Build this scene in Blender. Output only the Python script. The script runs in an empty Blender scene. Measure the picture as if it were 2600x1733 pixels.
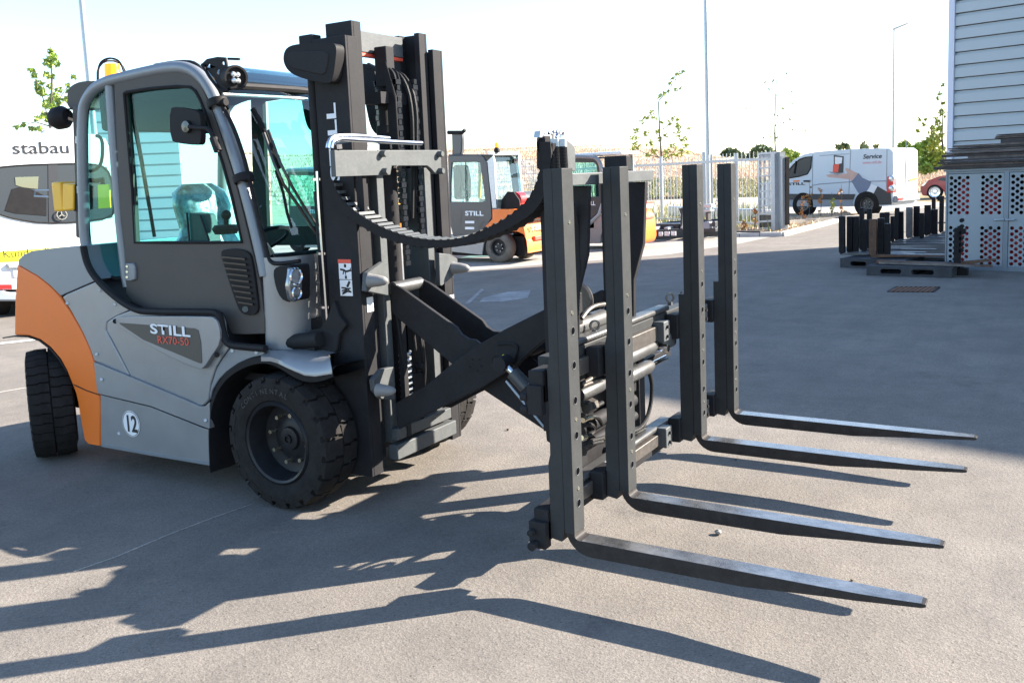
import bpy, bmesh, math, random
from mathutils import Vector, Matrix
from mathutils.geometry import tessellate_polygon
random.seed(7)
SC = bpy.context.scene
COL = SC.collection
V3 = Vector
# ---------------------------------------------------------------- camera
YAW, PITCH, ROLL, FPX, CYP, CAMH = -0.540359, 0.123311, -0.0425944, 2339.337, 739.542, 1.65
_F = V3((math.sin(YAW)*math.cos(PITCH), math.cos(YAW)*math.cos(PITCH), -math.sin(PITCH)))
_R0 = V3((math.cos(YAW), -math.sin(YAW), 0)); _U0 = _R0.cross(_F)
_R = _R0*math.cos(ROLL) + _U0*math.sin(ROLL); _U = _U0*math.cos(ROLL) - _R0*math.sin(ROLL)
CAM = V3((0, 0, CAMH))
cd = bpy.data.cameras.new("camera"); cam = bpy.data.objects.new("camera", cd); COL.objects.link(cam)
cam.matrix_world = Matrix(((_R.x, _U.x, -_F.x, 0), (_R.y, _U.y, -_F.y, 0), (_R.z, _U.z, -_F.z, CAMH), (0, 0, 0, 1)))
cd.sensor_width = 36; cd.lens = 36*FPX/2600; cd.shift_y = -(866.5-CYP)/2600
cd.clip_start = .05; cd.clip_end = 3000
SC.camera = cam
# ---------------------------------------------------------------- light
SUN_AZ = math.radians(43.8)      # direction towards the sun, measured from +X to +Y
SUN_EL = math.radians(27.5)
w = bpy.data.worlds.new("World"); SC.world = w; w.use_nodes = True
nt = w.node_tree; bg = nt.nodes["Background"]; sky = nt.nodes.new("ShaderNodeTexSky")
sky.sky_type = 'NISHITA'; sky.sun_disc = False; sky.sun_elevation = SUN_EL
sky.sun_rotation = math.pi/2 - SUN_AZ
sky.air_density = 1.0; sky.dust_density = .4; sky.ozone_density = 2.5
nt.links.new(sky.outputs[0], bg.inputs[0]); bg.inputs[1].default_value = .10
sl = bpy.data.lights.new("sun", 'SUN'); sl.energy = 5.0; sl.angle = math.radians(.5); sl.color = (1, .91, .80)
so = bpy.data.objects.new("sun", sl); COL.objects.link(so)
sdir = V3((math.cos(SUN_AZ)*math.cos(SUN_EL), math.sin(SUN_AZ)*math.cos(SUN_EL), math.sin(SUN_EL)))
so.rotation_euler = sdir.to_track_quat('Z', 'Y').to_euler(); so.location = (0, 0, 30)
SC.view_settings.view_transform = 'Standard'; SC.view_settings.look = 'None'
SC.view_settings.exposure = 2.05; SC.view_settings.gamma = 1; SC.view_settings.use_curve_mapping = False
SC.cycles.max_bounces = 10; SC.cycles.transparent_max_bounces = 24; SC.cycles.transmission_bounces = 6
SC.cycles.use_denoising = True
SC.cycles.sample_clamp_indirect = 6
SC.cycles.caustics_reflective = False; SC.cycles.caustics_refractive = False

# ------------------------------------------------- measuring: a sight line met with a real plane of the place
def ray(x, y): return _R*((x-1300)/FPX) - _U*((y-CYP)/FPX) + _F
def PY(x, y, Y): d = ray(x, y); return CAM + d*(Y/d.y)
def PX(x, y, X): d = ray(x, y); return CAM + d*(X/d.x)
def G(x, y, z=0): d = ray(x, y); return CAM + d*((z-CAMH)/d.z)
def PP(x, y, q, n): d = ray(x, y); return CAM + d*((V3(q)-CAM).dot(n)/d.dot(n))
def zA(x, y): return (x*.38265, 100+y*.38265)
def zB(x, y): return (x*.47821, 600+y*.47821)
def zC(x, y): return (680+x*.3188, y*.3188)
def zD(x, y): return (780+x*.47847, 450+y*.47847)
def zE(x, y): return (950+x*.22317, 350+y*.22317)
def onY(pts, Y, f=None): return [PY(*(f(*p) if f else p), Y) for p in pts]
def onP(pts, q, n, f=None): return [PP(*(f(*p) if f else p), q, n) for p in pts]

# ---------------------------------------------------------------- materials
def mat(name, col, rough=.5, metal=0, var=0, scale=8, bump=0, bscale=60, spec=.5, coat=0, emis=None, dust=0, dustcol=(.25,.22,.18)):
    m = bpy.data.materials.new(name); m.use_nodes = True; n = m.node_tree; b = n.nodes["Principled BSDF"]
    b.inputs['Base Color'].default_value = (*col, 1); b.inputs['Roughness'].default_value = rough
    b.inputs['Metallic'].default_value = metal; b.inputs['Specular IOR Level'].default_value = spec
    b.inputs['Coat Weight'].default_value = coat; b.inputs['Coat Roughness'].default_value = .08
    L = n.links.new
    if var or bump or dust:
        g = n.nodes.new("ShaderNodeNewGeometry")
    if var or dust:
        t = n.nodes.new("ShaderNodeTexNoise"); t.inputs['Scale'].default_value = scale; t.inputs['Detail'].default_value = 8
        t.inputs['Roughness'].default_value = .65
        L(g.outputs['Position'], t.inputs['Vector'])
        r = n.nodes.new("ShaderNodeValToRGB"); r.color_ramp.elements[0].position = .32; r.color_ramp.elements[1].position = .7
        c0 = tuple(max(0, c*(1-var)) for c in col); c1 = tuple(min(1, c*(1+var)) for c in col)
        r.color_ramp.elements[0].color = (*c0, 1); r.color_ramp.elements[1].color = (*c1, 1)
        L(t.outputs['Fac'], r.inputs[0]); out = r.outputs[0]
        if dust:
            t2 = n.nodes.new("ShaderNodeTexNoise"); t2.inputs['Scale'].default_value = scale*2.7; t2.inputs['Detail'].default_value = 10
            t2.inputs['Roughness'].default_value = .75
            L(g.outputs['Position'], t2.inputs['Vector'])
            mr = n.nodes.new("ShaderNodeMapRange"); mr.inputs[1].default_value = .5; mr.inputs[2].default_value = .78; mr.inputs[4].default_value = dust
            L(t2.outputs['Fac'], mr.inputs[0])
            mx = n.nodes.new("ShaderNodeMix"); mx.data_type = 'RGBA'
            L(mr.outputs[0], mx.inputs[0]); L(out, mx.inputs[6]); mx.inputs[7].default_value = (*dustcol, 1); out = mx.outputs[2]
        L(out, b.inputs['Base Color'])
        rr = n.nodes.new("ShaderNodeMapRange"); rr.inputs[3].default_value = max(.03, rough-.1); rr.inputs[4].default_value = min(1, rough+.12)
        L(t.outputs['Fac'], rr.inputs[0]); L(rr.outputs[0], b.inputs['Roughness'])
    if bump:
        t3 = n.nodes.new("ShaderNodeTexNoise"); t3.inputs['Scale'].default_value = bscale; t3.inputs['Detail'].default_value = 6
        L(g.outputs['Position'], t3.inputs['Vector'])
        bp = n.nodes.new("ShaderNodeBump"); bp.inputs['Strength'].default_value = bump; bp.inputs['Distance'].default_value = .01
        L(t3.outputs['Fac'], bp.inputs['Height']); L(bp.outputs[0], b.inputs['Normal'])
    if emis:
        b.inputs['Emission Color'].default_value = (*col, 1); b.inputs['Emission Strength'].default_value = emis
    return m
def glass(name, tint, refl=.12, rough=.02, mx_=.75):
    m = bpy.data.materials.new(name); m.use_nodes = True; n = m.node_tree; n.nodes.clear()
    o = n.nodes.new("ShaderNodeOutputMaterial"); tr = n.nodes.new("ShaderNodeBsdfTransparent"); gl = n.nodes.new("ShaderNodeBsdfGlossy")
    tr.inputs[0].default_value = (*tint, 1); gl.inputs['Roughness'].default_value = rough; gl.inputs[0].default_value = (.9, 1, 1, 1)
    lw = n.nodes.new("ShaderNodeLayerWeight"); lw.inputs[0].default_value = .5; pw = n.nodes.new('ShaderNodeMath'); pw.operation = 'POWER'; pw.inputs[1].default_value = 4; n.links.new(lw.outputs['Facing'], pw.inputs[0])
    mr = n.nodes.new("ShaderNodeMapRange"); mr.inputs[3].default_value = refl; mr.inputs[4].default_value = mx_
    mx = n.nodes.new("ShaderNodeMixShader"); L = n.links.new
    L(pw.outputs[0], mr.inputs[0]); L(mr.outputs[0], mx.inputs[0]); L(tr.outputs[0], mx.inputs[1]); L(gl.outputs[0], mx.inputs[2])
    L(mx.outputs[0], o.inputs[0]); return m
M = dict(
 silver=mat('silver_paint', (.27,.275,.28), .36, .35, var=.07, scale=3, bump=.12, bscale=260, coat=.2, dust=.14),
 hood=mat('hood_grey_paint', (.205,.225,.245), .4, .3, var=.05, scale=3, bump=.15, bscale=220, dust=.08),
 orange=mat('orange_paint', (.84,.17,.010), .42, 0, var=.04, scale=3, bump=.1, bscale=220, coat=.05),
 door=mat('door_brown_grey', (.088,.080,.072), .55, 0, spec=.15, var=.06, scale=5, bump=.12, bscale=300),
 badge=mat('badge_brown', (.07,.062,.052), .5),
 black=mat('black_plastic', (.017,.016,.017), .6, 0, spec=.15, var=.2, scale=12, bump=.1, bscale=300),
 gloss=mat('glossy_black', (.012,.013,.015), .22, coat=.3),
 mast=mat('mast_black_paint', (.026,.0255,.027), .6, 0, spec=.10, var=.16, scale=9, bump=.1, bscale=180, dust=.12, dustcol=(.08,.07,.06)),
 fork=mat('fork_anthracite_paint', (.044,.0455,.045), .5, 0, var=.10, scale=14, bump=.08, bscale=200, dust=.10, dustcol=(.10,.095,.09), spec=.10),
 blade=mat('fork_blade_worn', (.038,.034,.032), .45, 0, var=.25, scale=16, bump=.06, bscale=90, dust=.35, dustcol=(.09,.085,.08), spec=.12),
 bladetop=mat('worn_blade_top', (.22,.22,.22), .27, .75, var=.35, scale=11, bump=.12, bscale=50, dust=.35, dustcol=(.10,.095,.09)),
 interior=mat('roof_shade_cab_lining', (.035,.036,.034), .8, spec=.1),  # lining colour darkened to stand in for shade under the cab roof
 lampglass=mat('lamp_glass', (.26,.27,.28), .12, .7),
 cone=mat('grey_rubber_cone', (.22,.21,.20), .6),
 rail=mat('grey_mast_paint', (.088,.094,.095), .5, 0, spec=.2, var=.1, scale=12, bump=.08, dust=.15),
 steel=mat('bare_steel', (.11,.10,.09), .4, .5, var=.15, scale=30, bump=.1, dust=.3, dustcol=(.25,.14,.08)),
 chrome=mat('chrome', (.75,.75,.76), .12, 1),
 alum=mat('silver_cylinder_paint', (.065,.065,.064), .42, .2, var=.1, scale=14),
 galv=mat('galvanised_steel', (.42,.45,.47), .42, .55, var=.12, scale=20),
 rubber=mat('tyre_rubber', (.024,.022,.021), .85, 0, spec=.12, var=.3, scale=14, bump=.3, bscale=80, dust=.2, dustcol=(.05,.045,.04)),
 rubber_old=mat('dusty_tyre_rubber', (.13,.11,.09), .85, 0, var=.25, scale=9, bump=.3, bscale=60, dust=.4),
 rim=mat('black_rim', (.02,.02,.022), .4, 0, spec=.25, var=.2, scale=14),
 hole=mat('dark_hole', (.004,.004,.005), 1.0, spec=0),
 hose=mat('black_hose', (.018,.018,.018), .5, 0, spec=.15, bump=.3, bscale=300),
 amber=mat('amber_lens', (.95,.38,.01), .2, emis=.25),
 yellow=mat('yellow_plastic', (.82,.43,.012), .4, var=.06),
 yellow2=mat('yellow_label', (.9,.82,.02), .5),
 red=mat('red_plastic', (.6,.02,.02), .3),
 white=mat('white_paint', (.8,.8,.8), .35, coat=.2, var=.02, scale=2),
 letter=mat('white_lettering', (.75,.76,.78), .5),
 redletter=mat('red_lettering', (.75,.09,.05), .5),
 ink=mat('black_print', (.012,.012,.014), .6),
 bolt=mat('zinc_bolt', (.62,.55,.40), .25, .9),
 lens=mat('clear_lens', (.75,.78,.8), .08, .6),
 plastic_wrap=mat('clear_plastic_wrap', (.36,.38,.40), .2, .1, var=.7, scale=16, bump=1, bscale=16, coat=.7),
 glass=glass('tinted_cab_glass', (.60,.90,.87), .012, mx_=.5),
 glass2=glass('windscreen_glass', (.68,.92,.94), .05, mx_=.6),
 glassdark=glass('dark_van_glass', (.16,.19,.20), .22),
 vanwindow=mat('dark_van_window', (.045,.055,.065), .12, spec=.25),
 glassroof=glass('roof_glass', (.35,.55,.60), .2),
)
# ---------------------------------------------------------------- mesh building
class MB:
    def __init__(s): s.v = []; s.f = []
    def add(s, vs, fs):
        o = len(s.v); s.v += [V3(p) for p in vs]; s.f += [tuple(i+o for i in f) for f in fs]; return s
    def box(s, a, b):
        x0,y0,z0 = a; x1,y1,z1 = b
        return s.add([(x0,y0,z0),(x1,y0,z0),(x1,y1,z0),(x0,y1,z0),(x0,y0,z1),(x1,y0,z1),(x1,y1,z1),(x0,y1,z1)],
                     [(0,3,2,1),(4,5,6,7),(0,1,5,4),(1,2,6,5),(2,3,7,6),(3,0,4,7)])
    def beam(s, p0, p1, w, h, up=(0,0,1)):
        p0 = V3(p0); p1 = V3(p1); d = (p1-p0).normalized(); up = V3(up)
        r = d.cross(up)
        if r.length < 1e-4: r = d.cross(V3((1,0,0)))
        r.normalize(); u = r.cross(d)
        vs = []
        for p in (p0, p1):
            for a, b in ((-1,-1),(1,-1),(1,1),(-1,1)): vs.append(p + r*(a*w/2) + u*(b*h/2))
        return s.add(vs, [(3,2,1,0),(4,5,6,7),(0,1,5,4),(1,2,6,5),(2,3,7,6),(3,0,4,7)])
    def prism(s, pts, vec, holes=()):
        vec = V3(vec); loops = [list(map(V3, pts))] + [list(map(V3, h)) for h in holes]
        flat = [p for l in loops for p in l]; n = len(flat)
        tris = tessellate_polygon(loops)
        vs = flat + [p+vec for p in flat]
        c = V3((0,0,0))
        for i in range(len(pts)): c += V3(pts[i]).cross(V3(pts[(i+1) % len(pts)]))
        fl = c.dot(vec) > 0
        fs = []
        for t in tris:
            a, b, d = (flat[i] for i in t)
            nn = (b-a).cross(d-a)
            if (nn.dot(vec) > 0): t = t[::-1]
            fs.append(tuple(t)); fs.append(tuple(i+n for i in t[::-1]))
        o = 0
        for li, l in enumerate(loops):
            m = len(l); cc = V3((0,0,0))
            for i in range(m): cc += l[i].cross(l[(i+1) % m])
            out = (cc.dot(vec) > 0) != (li > 0)
            for i in range(m):
                j = (i+1) % m
                q = (o+i, o+j, o+j+n, o+i+n)
                fs.append(q if out else q[::-1])
            o += m
        return s.add(vs, fs)
    def tube(s, path, r, n=10, cap=True):
        P = [V3(p) for p in path]; m = len(P); R = r if isinstance(r, (list, tuple)) else [r]*m
        ref = None; vs = []
        for i in range(m):
            d = (P[min(i+1, m-1)]-P[max(i-1, 0)]).normalized()
            if ref is None:
                ref = d.cross(V3((0,0,1)));
                if ref.length < .05: ref = d.cross(V3((1,0,0)))
            ref = (ref - d*ref.dot(d))
            if ref.length < 1e-5: ref = d.orthogonal()
            ref.normalize(); q = d.cross(ref)
            for k in range(n):
                a = 2*math.pi*k/n; vs.append(P[i] + ref*(R[i]*math.cos(a)) + q*(R[i]*math.sin(a)))
        fs = []
        for i in range(m-1):
            for k in range(n):
                k2 = (k+1) % n; fs.append((i*n+k, (i+1)*n+k, (i+1)*n+k2, i*n+k2)[::-1])
        if cap: fs.append(tuple(range(n))[::-1]); fs.append(tuple((m-1)*n+k for k in range(n)))
        return s.add(vs, fs)
    def cyl(s, a, b, r, n=16): return s.tube([a, b], r, n)
    def lathe(s, prof, c, ax=(0,1,0), n=40, close=False):
        """prof: list of (radius, distance along axis)"""
        c = V3(c); ax = V3(ax).normalized(); e = ax.orthogonal().normalized(); q = ax.cross(e); vs = []; m = len(prof)
        for k in range(n):
            a = 2*math.pi*k/n; d = e*math.cos(a) + q*math.sin(a)
            for r, t in prof: vs.append(c + ax*t + d*r)
        fs = []
        for k in range(n):
            k2 = (k+1) % n
            for i in range(m-1 if not close else m):
                j = (i+1) % m; fs.append((k*m+i, k2*m+i, k2*m+j, k*m+j))
        return s.add(vs, fs)
    def grid(s, rows):
        n = len(rows[0]); vs = [p for r in rows for p in r]
        return s.add(vs, [(i*n+j, i*n+j+1, (i+1)*n+j+1, (i+1)*n+j) for i in range(len(rows)-1) for j in range(n-1)])
    def sphere(s, c, r, n=12, m=8, sc=(1,1,1)):
        c = V3(c); rows = []
        for i in range(m+1):
            a = math.pi*i/m
            rows.append([c + V3((r*sc[0]*math.sin(a)*math.cos(2*math.pi*k/n), r*sc[1]*math.sin(a)*math.sin(2*math.pi*k/n), r*sc[2]*math.cos(a))) for k in range(n+1)])
        return s.grid(rows[::-1])
def wpos(o):
    p = V3((0,0,0))
    while o is not None: p = p + o.location; o = o.parent
    return p
def part(name, mb, m, parent=None, bevel=0, seg=2, ang=38, label=None, org=None):
    lo = V3([min(v[i] for v in mb.v) for i in range(3)]); hi = V3([max(v[i] for v in mb.v) for i in range(3)])
    c = V3(org) if org is not None else (V3(((lo.x+hi.x)/2, (lo.y+hi.y)/2, lo.z)) if parent is None else (lo+hi)/2)
    me = bpy.data.meshes.new(name); me.from_pydata([tuple(v-c) for v in mb.v], [], mb.f); me.update()
    bm = bmesh.new(); bm.from_mesh(me); bmesh.ops.recalc_face_normals(bm, faces=bm.faces); bm.to_mesh(me); bm.free()
    for p in me.polygons: p.use_smooth = True
    me.set_sharp_from_angle(angle=math.radians(ang))
    me.materials.append(m if not isinstance(m, str) else M[m])
    o = bpy.data.objects.new(name, me); COL.objects.link(o)
    if parent is not None: o.parent = parent; o.location = c - wpos(parent)
    else: o.location = c
    if bevel:
        b = o.modifiers.new('bevel', 'BEVEL'); b.width = bevel; b.segments = seg; b.limit_method = 'ANGLE'; b.angle_limit = math.radians(35); b.harden_normals = False
    if label: o['label'] = label
    return o
def tag(o, label, cat, group=None, kind=None):
    if label: o['label'] = label
    if cat: o['category'] = cat
    if group: o['group'] = group
    if kind: o['kind'] = kind
    return o
def thing(name, loc, label, cat, group=None):
    o = bpy.data.objects.new(name, None); COL.objects.link(o); o.location = loc; o.empty_display_size = .2
    return tag(o, label, cat, group)
def struct(name, mb, m, **k):
    o = part(name, mb, m, None, **k); o['kind'] = 'structure'; return o
def dup(o, parent, delta=(0,0,0)):
    c = o.copy(); COL.objects.link(c); c.parent = parent
    if parent is not None: c.location = wpos(o) + V3(delta) - wpos(parent)
    return c
def text(s, o, right, up, h, m, parent, name='lettering', bold=0, sx=1, shear=0, lift=.003, align='LEFT'):
    """flat lettering standing on a surface: o = lower left corner, h = cap height"""
    cu = bpy.data.curves.new(name, 'FONT'); cu.body = s; cu.size = h/.69; cu.shear = shear; cu.offset = bold*h; cu.resolution_u = 3
    cu.align_x = align
    t = bpy.data.objects.new('tmp', cu); COL.objects.link(t)
    dg = bpy.context.evaluated_depsgraph_get(); dg.update()
    me = bpy.data.meshes.new_from_object(t.evaluated_get(dg)); bpy.data.objects.remove(t); bpy.data.curves.remove(cu)
    right = V3(right).normalized(); up = V3(up); up = (up - right*up.dot(right)).normalized(); n = right.cross(up)
    o = V3(o) + n*lift
    for v in me.vertices: v.co = right*(v.co.x*sx) + up*v.co.y
    me.materials.clear(); me.materials.append(M[m])
    ob = bpy.data.objects.new(name, me); COL.objects.link(ob); ob.parent = parent; ob.location = o - wpos(parent); return ob
def smooth(pts, k=2, closed=False):
    """Chaikin corner cutting"""
    P = [V3(p) for p in pts]
    for _ in range(k):
        Q = []
        n = len(P)
        if closed:
            for i in range(n): a, b = P[i], P[(i+1) % n]; Q += [a*.75+b*.25, a*.25+b*.75]
        else:
            Q = [P[0]]
            for i in range(n-1): a, b = P[i], P[i+1]; Q += [a*.75+b*.25, a*.25+b*.75]
            Q.append(P[-1])
        P = Q
    return P
def off(pts, v): v = V3(v); return [V3(p)+v for p in pts]
YC = 3.97                        # the truck's middle plane
def mir(p): return V3((p[0], 2*YC-p[1], p[2]))
YV = V3((0, 1, 0))
# ================================================================ GROUND
def ground_mat(name, c0, c1, patch, seam=False, rough=.9):
    m = bpy.data.materials.new(name); m.use_nodes = True; n = m.node_tree; b = n.nodes["Principled BSDF"]; L = n.links.new
    b.inputs['Roughness'].default_value = rough; b.inputs['Specular IOR Level'].default_value = .25
    g = n.nodes.new("ShaderNodeNewGeometry")
    def noise(s, d=6, r=.6, vec=None):
        t = n.nodes.new("ShaderNodeTexNoise"); t.inputs['Scale'].default_value = s; t.inputs['Detail'].default_value = d; t.inputs['Roughness'].default_value = r
        L(vec or g.outputs['Position'], t.inputs['Vector']); return t.outputs['Fac']
    def ramp(f, p0, p1, a, bb):
        r = n.nodes.new("ShaderNodeValToRGB"); r.color_ramp.elements[0].position = p0; r.color_ramp.elements[1].position = p1
        r.color_ramp.elements[0].color = (*a, 1); r.color_ramp.elements[1].color = (*bb, 1); L(f, r.inputs[0]); return r.outputs[0]
    def mul(a, c, f=1, mode='MULTIPLY'):
        x = n.nodes.new("ShaderNodeMix"); x.data_type = 'RGBA'; x.blend_type = mode; x.inputs[0].default_value = f; L(a, x.inputs[6]); L(c, x.inputs[7]); return x.outputs[2]
    base = ramp(noise(.45, 5), .3, .72, c0, c1)
    v = n.nodes.new("ShaderNodeTexVoronoi"); v.inputs['Scale'].default_value = 150; L(g.outputs['Position'], v.inputs['Vector'])
    grain = ramp(v.outputs['Color'], .0, 1, (.52,.51,.5), (1.42,1.42,1.4))
    base = mul(base, grain, .5)
    base = mul(base, ramp(noise(170, 2), .3, .7, (.74,.74,.75), (1.25,1.25,1.22)), .5)
    base = mul(base, ramp(noise(2.2, 9, .7), .35, .62, patch, (1.06,1.06,1.05)), .85)
    base = mul(base, ramp(noise(.9, 10, .78), .56, .68, (1,1,1), (.62,.62,.63)), .8)
    mp = n.nodes.new("ShaderNodeMapping"); mp.inputs['Rotation'].default_value = (0, 0, .5); mp.inputs['Scale'].default_value = (1, .08, 1)
    L(g.outputs['Position'], mp.inputs[0])
    base = mul(base, ramp(noise(3.5, 7, .7, mp.outputs[0]), .4, .66, (1,1,1), (.80,.80,.81)), .55)
    v2 = n.nodes.new('ShaderNodeTexVoronoi'); v2.inputs['Scale'].default_value = 26; v2.inputs['Randomness'].default_value = 1; L(g.outputs['Position'], v2.inputs['Vector'])
    base = mul(base, ramp(v2.outputs['Distance'], .07, .13, (.38,.36,.34), (1,1,1)), .8)
    L(base, b.inputs['Base Color'])
    bp = n.nodes.new("ShaderNodeBump"); bp.inputs['Strength'].default_value = .22; bp.inputs['Distance'].default_value = .004
    L(v.outputs['Distance'], bp.inputs['Height'])
    bp2 = n.nodes.new("ShaderNodeBump"); bp2.inputs['Strength'].default_value = .35; bp2.inputs['Distance'].default_value = .01
    L(noise(60, 5), bp2.inputs['Height']); L(bp.outputs[0], bp2.inputs['Normal']); L(bp2.outputs[0], b.inputs['Normal'])
    return m
M['asphalt'] = ground_mat('asphalt', (.172,.152,.132), (.220,.196,.171), (.80,.81,.82))
M['concrete'] = ground_mat('pale_concrete', (.30,.28,.255), (.37,.35,.32), (.9,.9,.9))
M['lineconc'] = ground_mat('pale_line', (.5,.49,.47), (.6,.58,.56), (.9,.9,.9))
M['chalkbounce'] = ground_mat('chalk_and_bounce_light', (.26,.25,.24), (.42,.41,.40), (.5,.5,.5))  # one pale colour for the chalk line and the painted patches of reflected light
M['dry'] = ground_mat('dry_grass_soil', (.26,.19,.10), (.36,.27,.14), (.6,.62,.5))
M['hillsoil'] = ground_mat('hill_soil', (.52,.41,.31), (.62,.51,.39), (.75,.7,.6))
mb = MB(); mb.grid([[(x, y, 0) for x in (-700,-60,-20,0,20,60,700)] for y in (-300,-20,0,20,60,150,900)])
struct('asphalt_yard', mb, 'asphalt')
def sheet(name, pts, m, z, zb=None):
    b = MB(); b.prism([(p[0], p[1], z) for p in pts], (0, 0, -.003 if zb is None else -(z-zb)))
    return struct(name, b, m)
# pale concrete strip the parked trucks stand on
A1 = [G(-150,790), G(300,760), G(900,711), G(1164,689), G(1420,669), G(1700,646), G(1880,618), G(2000,592), G(2115,566), G(2250,545)]
A1 = A1[:-1]; A2 = [G(1690,590), G(1380,577), G(1100,562), G(300,578), G(-150,600)]
sheet('service_road', [G(1975,556), G(2130,545), G(2300,527), G(2440,520), G(2440,505), G(2330,506), G(1960,515), G(1840,524)], 'concrete', .009)
sheet('dry_field', [G(-150,599), G(300,577), G(1100,561), G(1380,576), G(1690,589), G(1985,560), G(2440,520), G(2440,492), G(1900,497), G(1000,510), G(-150,560)], 'hillsoil', .006)
sheet('concrete_apron', A1+A2, 'concrete', .004)
B1 = [G(1690,589), G(1880,592), G(1985,593), G(2120,560), G(2160,548)]; B2 = [G(2150,541), G(2040,552), G(1995,556), G(1870,551), G(1690,560)]
sheet('grass_verge', B1+B2, 'dry', .012)
sheet('far_grass_verge', [G(2325,512), G(2420,515), G(2430,492), G(2320,494)], 'dry', .012)
# low kerb between the drive and the verge
k = MB(); kp = [G(1700,598), G(1880,601), G(1985,600), G(2125,564)]
for a, b in zip(kp, kp[1:]): k.beam((a.x, a.y, .045), (b.x, b.y, .045), .14, .11)
struct('verge_kerb', k, 'lineconc')
k = MB(); k.beam(G(2000,566, .06), G(2230,547, .06), .2, .12); struct('road_kerb', k, 'concrete')
# two pale paving lines left of the truck, and a thin chalk line in front of it
l1a, l1b = G(*zB(0,575)), G(*zB(200,553)); d = (l1b-l1a)
sheet('paving_line', [l1a-d*3+V3((0,.0,0)), l1b+d*1.2, l1b+d*1.2+V3((.05,.3,0)), l1a-d*3+V3((.1,.5,0))], 'lineconc', .008)
l2a, l2b = G(*zB(0,830)), G(*zB(137,806)); d = (l2b-l2a)
sheet('paving_line', [l2a-d*5-V3((.02,.07,0)), l2b+d*2-V3((.02,.07,0)), l2b+d*2+V3((.02,.09,0)), l2a-d*5+V3((.02,.09,0))], 'lineconc', .008)
c = [G(192,1450), G(300,1412), G(430,1357), G(540,1315), G(640,1280)]
sheet('chalk_line', [p+V3((-.006,-.008,0)) for p in c] + [p+V3((.0,.0,0)) for p in c[::-1]], 'chalkbounce', .004)
sheet('reflected_light_patch', [G(1225,757), G(1290,741), G(1347,737), G(1340,756), G(1275,766), G(1218,767)], 'chalkbounce', .004)  # light reflected onto the shaded yard, laid down as a pale sheet
sheet('reflected_light_patch', [G(1180,772), G(1222,733), G(1229,736), G(1192,770)], 'chalkbounce', .004)  # second streak of reflected light, likewise painted pale
# ---------------------------------------------------------------- hill far behind
def hillz(x, y):
    t = max(0, min(1, (y-48)/22)); return t*t*(3-2*t)
mb = MB(); rows = []
def far(px, py, dist):
    d = ray(px, py); d = d/math.hypot(d.x, d.y); return CAM + d*dist
hx = [-300, 200, 700, 1000, 1150, 1300, 1450, 1600, 1700, 1780, 1850, 1950, 2050, 2150, 2250, 2330, 2400, 2480, 2600, 2900]
top = [300, 345, 400, 392, 384, 378, 372, 372, 376, 398, 408, 412, 404, 402, 400, 402, 398, 385, 370, 350]
base = [572, 560, 540, 520, 510, 505, 500, 498, 497, 496, 495, 494, 493, 492, 491, 490, 490, 489, 487, 480]
for k2, (dist, t) in enumerate(((52, -.02), (58, .2), (66, .55), (74, .85), (84, .98), (100, 1.0), (160, .9))):
    r = []
    for i, x in enumerate(hx):
        zt = far(x, top[i], 84).z; jit = random.uniform(-.25, .25)*t if k2 > 1 else 0
        q = far(x, 450, dist); r.append(V3((q.x, q.y, max(-.3, zt*t + jit*1.2) if t > 0 else -.3)))
    rows.append(r)
mb.grid(rows[::-1]); struct('hillside', mb, 'hillsoil')
# dry grass on the slope: countless tufts
M['grassdry'] = mat('dry_grass', (.68,.54,.40), .9, var=.18, scale=1.5)
M['grassgreen'] = mat('green_weeds', (.27,.29,.10), .9, var=.4, scale=.7)
M['leaf'] = mat('leaf_green', (.25,.34,.06), .55, var=.45, scale=3)
M['leafdark'] = mat('leaf_dark', (.10,.145,.06), .6, var=.4, scale=.8)
M['leafyellow'] = mat('leaf_yellow_green', (.30,.34,.04), .55, var=.3, scale=2)
M['leafbrown'] = mat('leaf_autumn', (.45,.20,.05), .6, var=.4, scale=5)
M['bark'] = mat('bark', (.10,.085,.07), .9, var=.3, scale=12, bump=.5)
def on_hill(px, py):
    """meet a sight line with the hill surface"""
    d = ray(px, py); h = math.hypot(d.x, d.y); d = d/h
    fx = 0
    i = max(0, min(len(hx)-2, next((j for j in range(len(hx)-1) if hx[j+1] >= px), len(hx)-2)))
    f = (px-hx[i])/(hx[i+1]-hx[i]); zt = far(px, top[i]*(1-f)+top[i+1]*f, 84).z
    D = (52,58,66,74,84,100); T = (-.02,.2,.55,.85,.98,1.0)
    for k3 in range(5):
        for s in range(6):
            a = s/6; dist = D[k3]*(1-a)+D[k3+1]*a; z = zt*(T[k3]*(1-a)+T[k3+1]*a); q = CAM + d*dist
            if q.z <= z: return V3((q.x, q.y, z))
    return V3((CAM.x+d.x*84, CAM.y+d.y*84, zt))
def tufts(name, cnt, box, m, h, w, pred=None):
    b = MB()
    for _ in range(cnt):
        px = random.uniform(box[0], box[2]); py = random.uniform(box[1], box[3])
        p = on_hill(px, py); p.z -= .06
        for _2 in range(3):
            a = random.uniform(0, 6.28); lx = V3((math.cos(a), math.sin(a), 0))*w*random.uniform(.5, 1.2)
            q = p + V3((random.uniform(-.5,.5), random.uniform(-.5,.5), 0)); hh = h*random.uniform(.5, 1.3)
            b.add([q-lx, q+lx, q+V3((random.uniform(-.15,.15), random.uniform(-.15,.15), hh))], [(0,1,2)])
    o = part(name, b, m); tag(o, None, None, kind='stuff'); return o
tufts('dry_grass', 30000, (1000, 372, 1990, 500), 'grassdry', .26, .045)
tufts('dry_grass', 4000, (2280, 395, 2430, 500), 'grassdry', .3, .06)
tufts('dry_grass', 6000, (-50, 350, 1000, 520), 'grassdry', .3, .07)
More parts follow.
